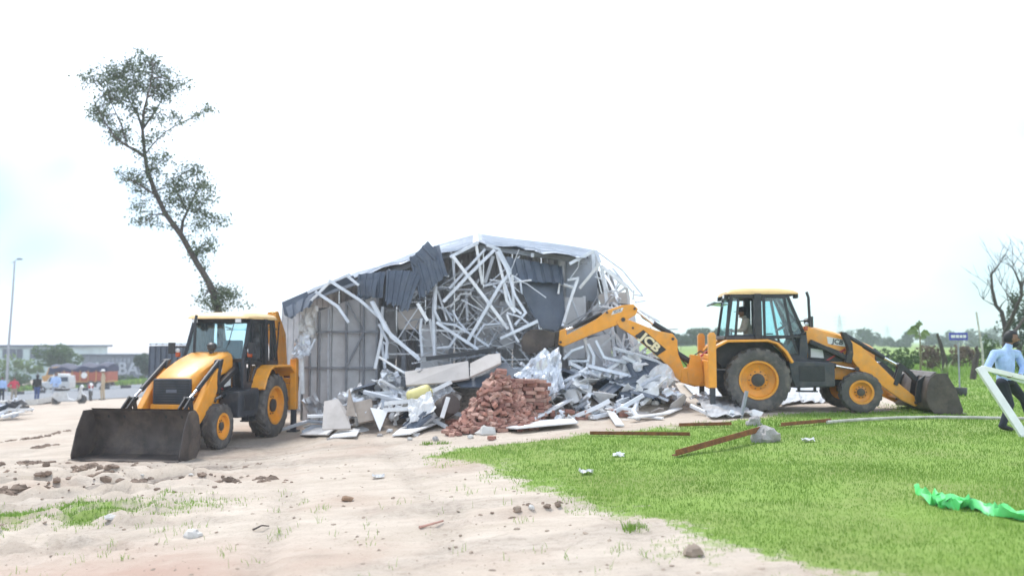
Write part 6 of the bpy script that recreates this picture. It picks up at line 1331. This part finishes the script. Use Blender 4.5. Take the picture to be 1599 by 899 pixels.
for s in (-1, 1):
    MB().prism([(-.55, 1.22), (.55, 1.22), (.28, 1.70), (-.55, 1.72)], s * .82, s * .835).build('side_window', GLASSD, JV); MB().prism([(-1.6, 1.22), (-.65, 1.22), (-.65, 1.72), (-1.55, 1.72)], s * .82, s * .835).build('side_window', GLASSD, JV)
    MB().box((1.80, s * .6, .88), (.05, .2, .16)).build('headlight', LMPW, JV, bevel=.02)
    for x in (-1.1, 1.15): simple_wheel(JV, (x, s * .74, .36), .36, .22)
MB().prism([(.75, 1.22), (.40, 1.74), (.38, 1.72), (.72, 1.20)], -.7, .7).build('windscreen', GLASSD, JV); MB().box((1.80, 0, .55), (.12, 1.6, .16)).build('bumper', BLK, JV); MB().box((-.6, 0, 1.95), (1.4, 1.2, .2)).build('roof_load', WHT, JV, bevel=.05); JV.scale = (.85,) * 3
def scooter(px, py, rz, label, body, kind):
    p = gpt(px, py); S_ = empty('scooter' if kind else 'motorcycle', p, rz, label, 'scooter' if kind else 'motorcycle')
    for x in (-.62, .62): simple_wheel(S_, (x, 0, .25 if kind else .30), .25 if kind else .30, .10, DGR)
    if kind:
        MB().prism([(-.85, .42), (-.75, .70), (-.15, .72), (-.05, .32), (.25, .24), (.42, .30), (.52, .95), (.60, .95), (.62, .30), (.30, .14), (-.5, .14)], -.13, .13).build('body', body, S_, bevel=.05)
        MB().prism([(.42, .42), (.62, .52), (.88, .40), (.80, .50), (.60, .60), (.45, .52)], -.08, .08).build('front_mudguard', body, S_, bevel=.02)
    else:
        MB().prism([(-.45, .35), (.30, .30), (.35, .55), (-.40, .58)], -.10, .10).build('engine', DGR, S_, bevel=.03); MB().prism([(-.05, .70), (.40, .72), (.42, .95), (.25, 1.0), (.0, .88)], -.13, .13).build('fuel_tank', body, S_, bevel=.05)
    MB().prism([(-.75, .74), (-.02, .74), (.0, .84), (-.70, .88)], -.13, .13).build('seat', BLK, S_, bevel=.03)
    MB().tube([(.66, 0, .28), (.52, 0, .98)], .03, 8).build('fork', STL, S_); MB().tube([(.44, -.34, 1.04), (.52, 0, 1.0), (.44, .34, 1.04)], .018, 6).build('handlebar', BLK, S_); MB().ball((.62, 0, .94), (.08, .10, .09)).build('headlight', LMPW, S_, 40)
    return S_
scooter(108, 631, R(12), 'white scooter parked beside the man in light blue shirt', VANW, True); scooter(141, 625, R(-60), 'dark motorcycle with red tank parked by the khaki officer', mat('tank_red', (.4, .04, .05), .4), False)

# ------------------------------------------------------------------ things on the lawn and the sand
# white frame in the man's hands
FG = empty('rectangular_panel', at(1545, 600, MY - .45), 0, 'white rectangular metal frame with pale sheet carried by the man', 'panel'); fI = -Vector(FG.location); YF_ = MY - .45
c0, c1, c2 = at(1529, 573, YF_), at(1607, 692, YF_ - .5), at(1660, 604, YF_ + .15)
MB().tube([c0 + fI, c1 + fI], 0, sq=(.13, .07), up=(0, 1, 0)).build('frame_bar', PIPE, FG, bevel=.008)
MB().tube([c0.lerp(c2, .03) + fI, c2 + fI], 0, sq=(.08, .06), up=(0, 1, 0)).build('frame_bar', PIPE, FG, bevel=.008)
d_ = c1 - c0; MB().tube([c2 + fI, c2 + d_ * .3 + fI], 0, sq=(.08, .07), up=(0, 1, 0)).build('frame_bar', PIPE, FG)
SHG = mat('pale_green_sheet', (.50, .58, .50), .5, var=.06)
q0 = c0.lerp(c1, .10); crs = crumple3([c0.lerp(c2, .08) + fI + Vector((0, .02, 0)), c2 + fI + Vector((0, .02, 0)), c2 + d_ * .17 + fI + Vector((0, .05, 0)), c0.lerp(c2, .25) + d_ * .06 + fI + Vector((0, .05, 0))], 9, .02, 8, .01, .0); crs.build('sheet', SHG, FG)
# green plastic strip
GPL = mat('green_plastic', (.08, .66, .14), .45, var=.15, scale=5, col2=(.22, .76, .30)); pa = [gpt(*p) for p in ((1445, 782), (1464, 792), (1490, 791), (1520, 795), (1550, 803), (1590, 812), (1640, 818))]; gp = MB(); ro = []
for i, p in enumerate(pa):
    wv = .10 + .05 * math.sin(i * 2.1); ro.append((p, wv, .05 + .05 * abs(math.sin(i * 1.7))))
NS = 36; PP = []
for i in range(NS + 1):
    t_ = i / NS * (len(pa) - 1); k = min(int(t_), len(pa) - 2); f = t_ - k; p = pa[k].lerp(pa[k + 1], f); z0 = gz(p.x, p.y)
    for j in range(7):
        v = (j / 6 - .5); PP.append(Vector((p.x + .03 * math.sin(i * .9 + j), p.y + v * (.26 + .10 * math.sin(i * .7) + (.14 if i < 5 else 0)), z0 + .05 + .05 * math.sin(j * 2.2 + i * .55) + .06 * mnoise.noise(Vector((i * .5, j * .8, 3))) + (.05 * (1 - i / 5) if i < 5 else 0))))
fc = [(i * 7 + j, (i + 1) * 7 + j, (i + 1) * 7 + j + 1, i * 7 + j + 1) for i in range(NS) for j in range(6)]; o_ = len(PP); gp.add(PP + [p - Vector((0, 0, .006)) for p in PP], fc + [tuple(o_ + q for q in f_[::-1]) for f_ in fc]); gp.build('x', GPL, None, 60); o = bpy.data.objects['x']; o.name = 'plastic_strip'; recentre(o); tag(o, 'crumpled bright green plastic strip lying across the lawn', 'plastic strip')
# rusty angle bars, whitewashed pole, concrete block
def bar(a, b_, label, w=.055, m=RUST, za=.04, zb=.04, name='rusty_bar', cat='bar'):
    A, B = gpt(*a) + Vector((0, 0, za)), gpt(*b_) + Vector((0, 0, zb)); d = (B - A).normalized(); s_ = d.cross(Vector((0, 0, 1))).normalized(); mb = MB()
    mb.tube([A, B], 0, sq=(w, .012)); mb.tube([A + Vector((0, 0, w / 2)) + s_ * w * .47, B + Vector((0, 0, w / 2)) + s_ * w * .47], 0, sq=(.012, w)); o = mb.build(name, m, None); recentre(o); return tag(o, label, cat)
bar((922, 681), (1078, 682), 'straight rusty angle bar lying along the lawn edge', zb=.03); bar((1052, 714), (1192, 687), 'rusty angle bar with one end propped on the concrete block', .08, za=.03, zb=.16); bar((1060, 668), (1142, 666), 'short rusty bar lying behind the concrete block'); bar((1218, 668), (1296, 661), 'rusty bar end joined to the pale pole on the lawn', .06)
pp = [(1292, 663), (1340, 659), (1400, 656), (1470, 655), (1540, 656), (1640, 658)]; P_ = [gpt(*p) + Vector((0, 0, .05)) for p in pp]; o = MB().tube(P_, .03, 8).build('whitewashed_pole', WOODW, None, 40); recentre(o); tag(o, 'long thin whitewashed pole lying across the lawn', 'pole')
def lump(px, py, r_, m, label, name='stone', cat='stone', seed=0, squash=.75, n=10):
    p = gpt(px, py); s = p.y / FPX * r_; rr = random.Random(seed); mb = MB().ball((0, 0, 0), (s, s * .9, s * squash), n=n, k=7); mb.v = [tuple(Vector(v) * (1 + .55 * mnoise.noise(Vector(v) / s * 1.3 + Vector((seed, 0, 0))) + .30 * mnoise.noise(Vector(v) / s * 3 + Vector((seed, 0, 0))))) for v in mb.v]
    mb.v = [(v[0], v[1], v[2] + s * squash * .5) for v in mb.v]; o = mb.build(name, m, None, 22, loc=p); return tag(o, label, cat)
lump(1194, 689, 19, CONC, 'rough grey concrete block on the lawn beside rusty bars', 'concrete_block', 'concrete', 2, .85, 26); lump(1178, 664, 12, CONC, 'small concrete chunk behind the big concrete block', 'concrete_chunk', 'concrete', 5)
lump(302, 838, 14, STONE, 'smooth white stone lying on the bare sand', seed=7, squash=.6); lump(758, 678, 15, STONE, 'pale rock at the foot of the tumbled bricks', seed=9, squash=.55); lump(1082, 868, 15, CLOD, 'brown earth clod near the lawn edge', 'earth_clod', 'clod', 4); lump(172, 812, 8, STONE, 'small pale stone by the patch of grass on sand', seed=13, squash=.5); lump(735, 684, 5, STONE, 'tiny white pebble before the bricks', seed=14)
lump(298, 742, 4, STONE, 'tiny white pebble on the sand near the loader bucket', seed=15, squash=.5); lump(222, 748, 3, STONE, 'pale pebble beside the wheel ruts', seed=16, squash=.5); lump(830, 796, 5, STONE, 'tiny pale pebble on the little sand step', seed=17); lump(808, 797, 6, CLOD, 'little dark clod on the sand step', 'earth_clod', 'clod', 18)
def loose_brick(px, py, rz, label):
    p = gpt(px, py); o = bpy.data.objects.new('brick', BRM[1]); COL.objects.link(o); o.location = p + Vector((0, 0, .03)); o.rotation_euler = (.1, .06, rz); tag(o, label, 'brick')
lump(542, 782, 10, mat('tan_clod', (.30, .19, .12), .95, var=.2, bump=.5), 'brown clod lying alone on the open sand', 'earth_clod', 'clod', 21, .5); loose_brick(768, 686, 1.2, 'single loose brick lying before the tumbled pile')
for px, py, lb in ((966, 713, 'scrap of crumpled white paper on the lawn'), (1262, 690, 'flat white scrap lying right of the concrete block'), (590, 747, 'pale crumpled paper scrap on the sand'), (915, 740, 'thin pale scrap at the sandy lawn edge')):
    p = gpt(px, py); s_ = .06; mb = crumple3([(-s_ * 1.4, -s_, .02), (s_ * 1.4, -s_, .02), (s_ * 1.4, s_, .03), (-s_ * 1.4, s_, .03)], px * .1, .03, 7, .004); mb.v = [tuple(Vector(v) + p + Vector((0, 0, .015))) for v in mb.v]; thing(mb, 'paper_scrap', WBOARD, lb, 'scrap')
o = limb([gpt(655, 825) + Vector((0, 0, .015)), gpt(692, 817) + Vector((0, 0, .02))], .014, .010).build('red_stick', mat('red_stick', (.46, .26, .21), .8), None); recentre(o); tag(o, 'thin reddish stick lying on the sand', 'stick')
for a, b_, lb in (((395, 829), (420, 824), 'dark twig on the sand beside a weed tuft'),):
    A, B = gpt(*a) + Vector((0, 0, .015)), gpt(*b_) + Vector((0, 0, .015)); o = limb([A, A.lerp(B, .5) + Vector((0, .02, .02)), B], .011, .006, 5).build('twig', BARKD, None); recentre(o); tag(o, lb, 'twig')
# short grey post leaning by the rear wheel
o = MB().tube([gpt(1156, 652) - Vector((0, 0, .05)), at(1166, 610, gpt(1156, 652).y)], 0, sq=(.11, .05)).build('leaning_post', STLD, None); recentre(o); tag(o, 'short grey post leaning in the ground before the rear wheel', 'post')
# green tufts at the sand's edge
for px, py, lb in ((668, 694, 'small dark green weed tuft beside a pale pebble'), (690, 693, 'small green weed tuft near the brick pile'), (990, 826, 'flat green weed tuft on the sand near the lawn')):
    p = gpt(px, py); n_ = 90; Q = np.stack([RNG.normal(0, .07, n_), RNG.normal(0, .06, n_), np.zeros(n_)], -1); o = link('weed_tuft', blade_mesh('weed_tuft', Q, RNG.uniform(.02, .085, n_), np.full(n_, .010), RNG.uniform(0, .8, n_), GRS, .9), loc=p); tag(o, lb, 'weed', kind='stuff')
# ------------------------------------------------------------------ air
hz = MB().box((0, 900, 10), (3200, 2000, 60)); hz.v = [(v[0], v[1], -10 if v[2] < 10 else 62) for v in hz.v]
HM_ = bpy.data.materials.new('haze_air'); HM_.use_nodes = True; t = HM_.node_tree; t.nodes.clear(); ho = t.nodes.new('ShaderNodeOutputMaterial'); pv = t.nodes.new('ShaderNodeVolumePrincipled'); pv.inputs['Color'].default_value = (.86, .93, 1, 1); pv.inputs['Density'].default_value = .0011; pv.inputs['Anisotropy'].default_value = .2; t.links.new(pv.outputs[0], ho.inputs['Volume'])
tag(hz.build('haze', HM_), kind='stuff')
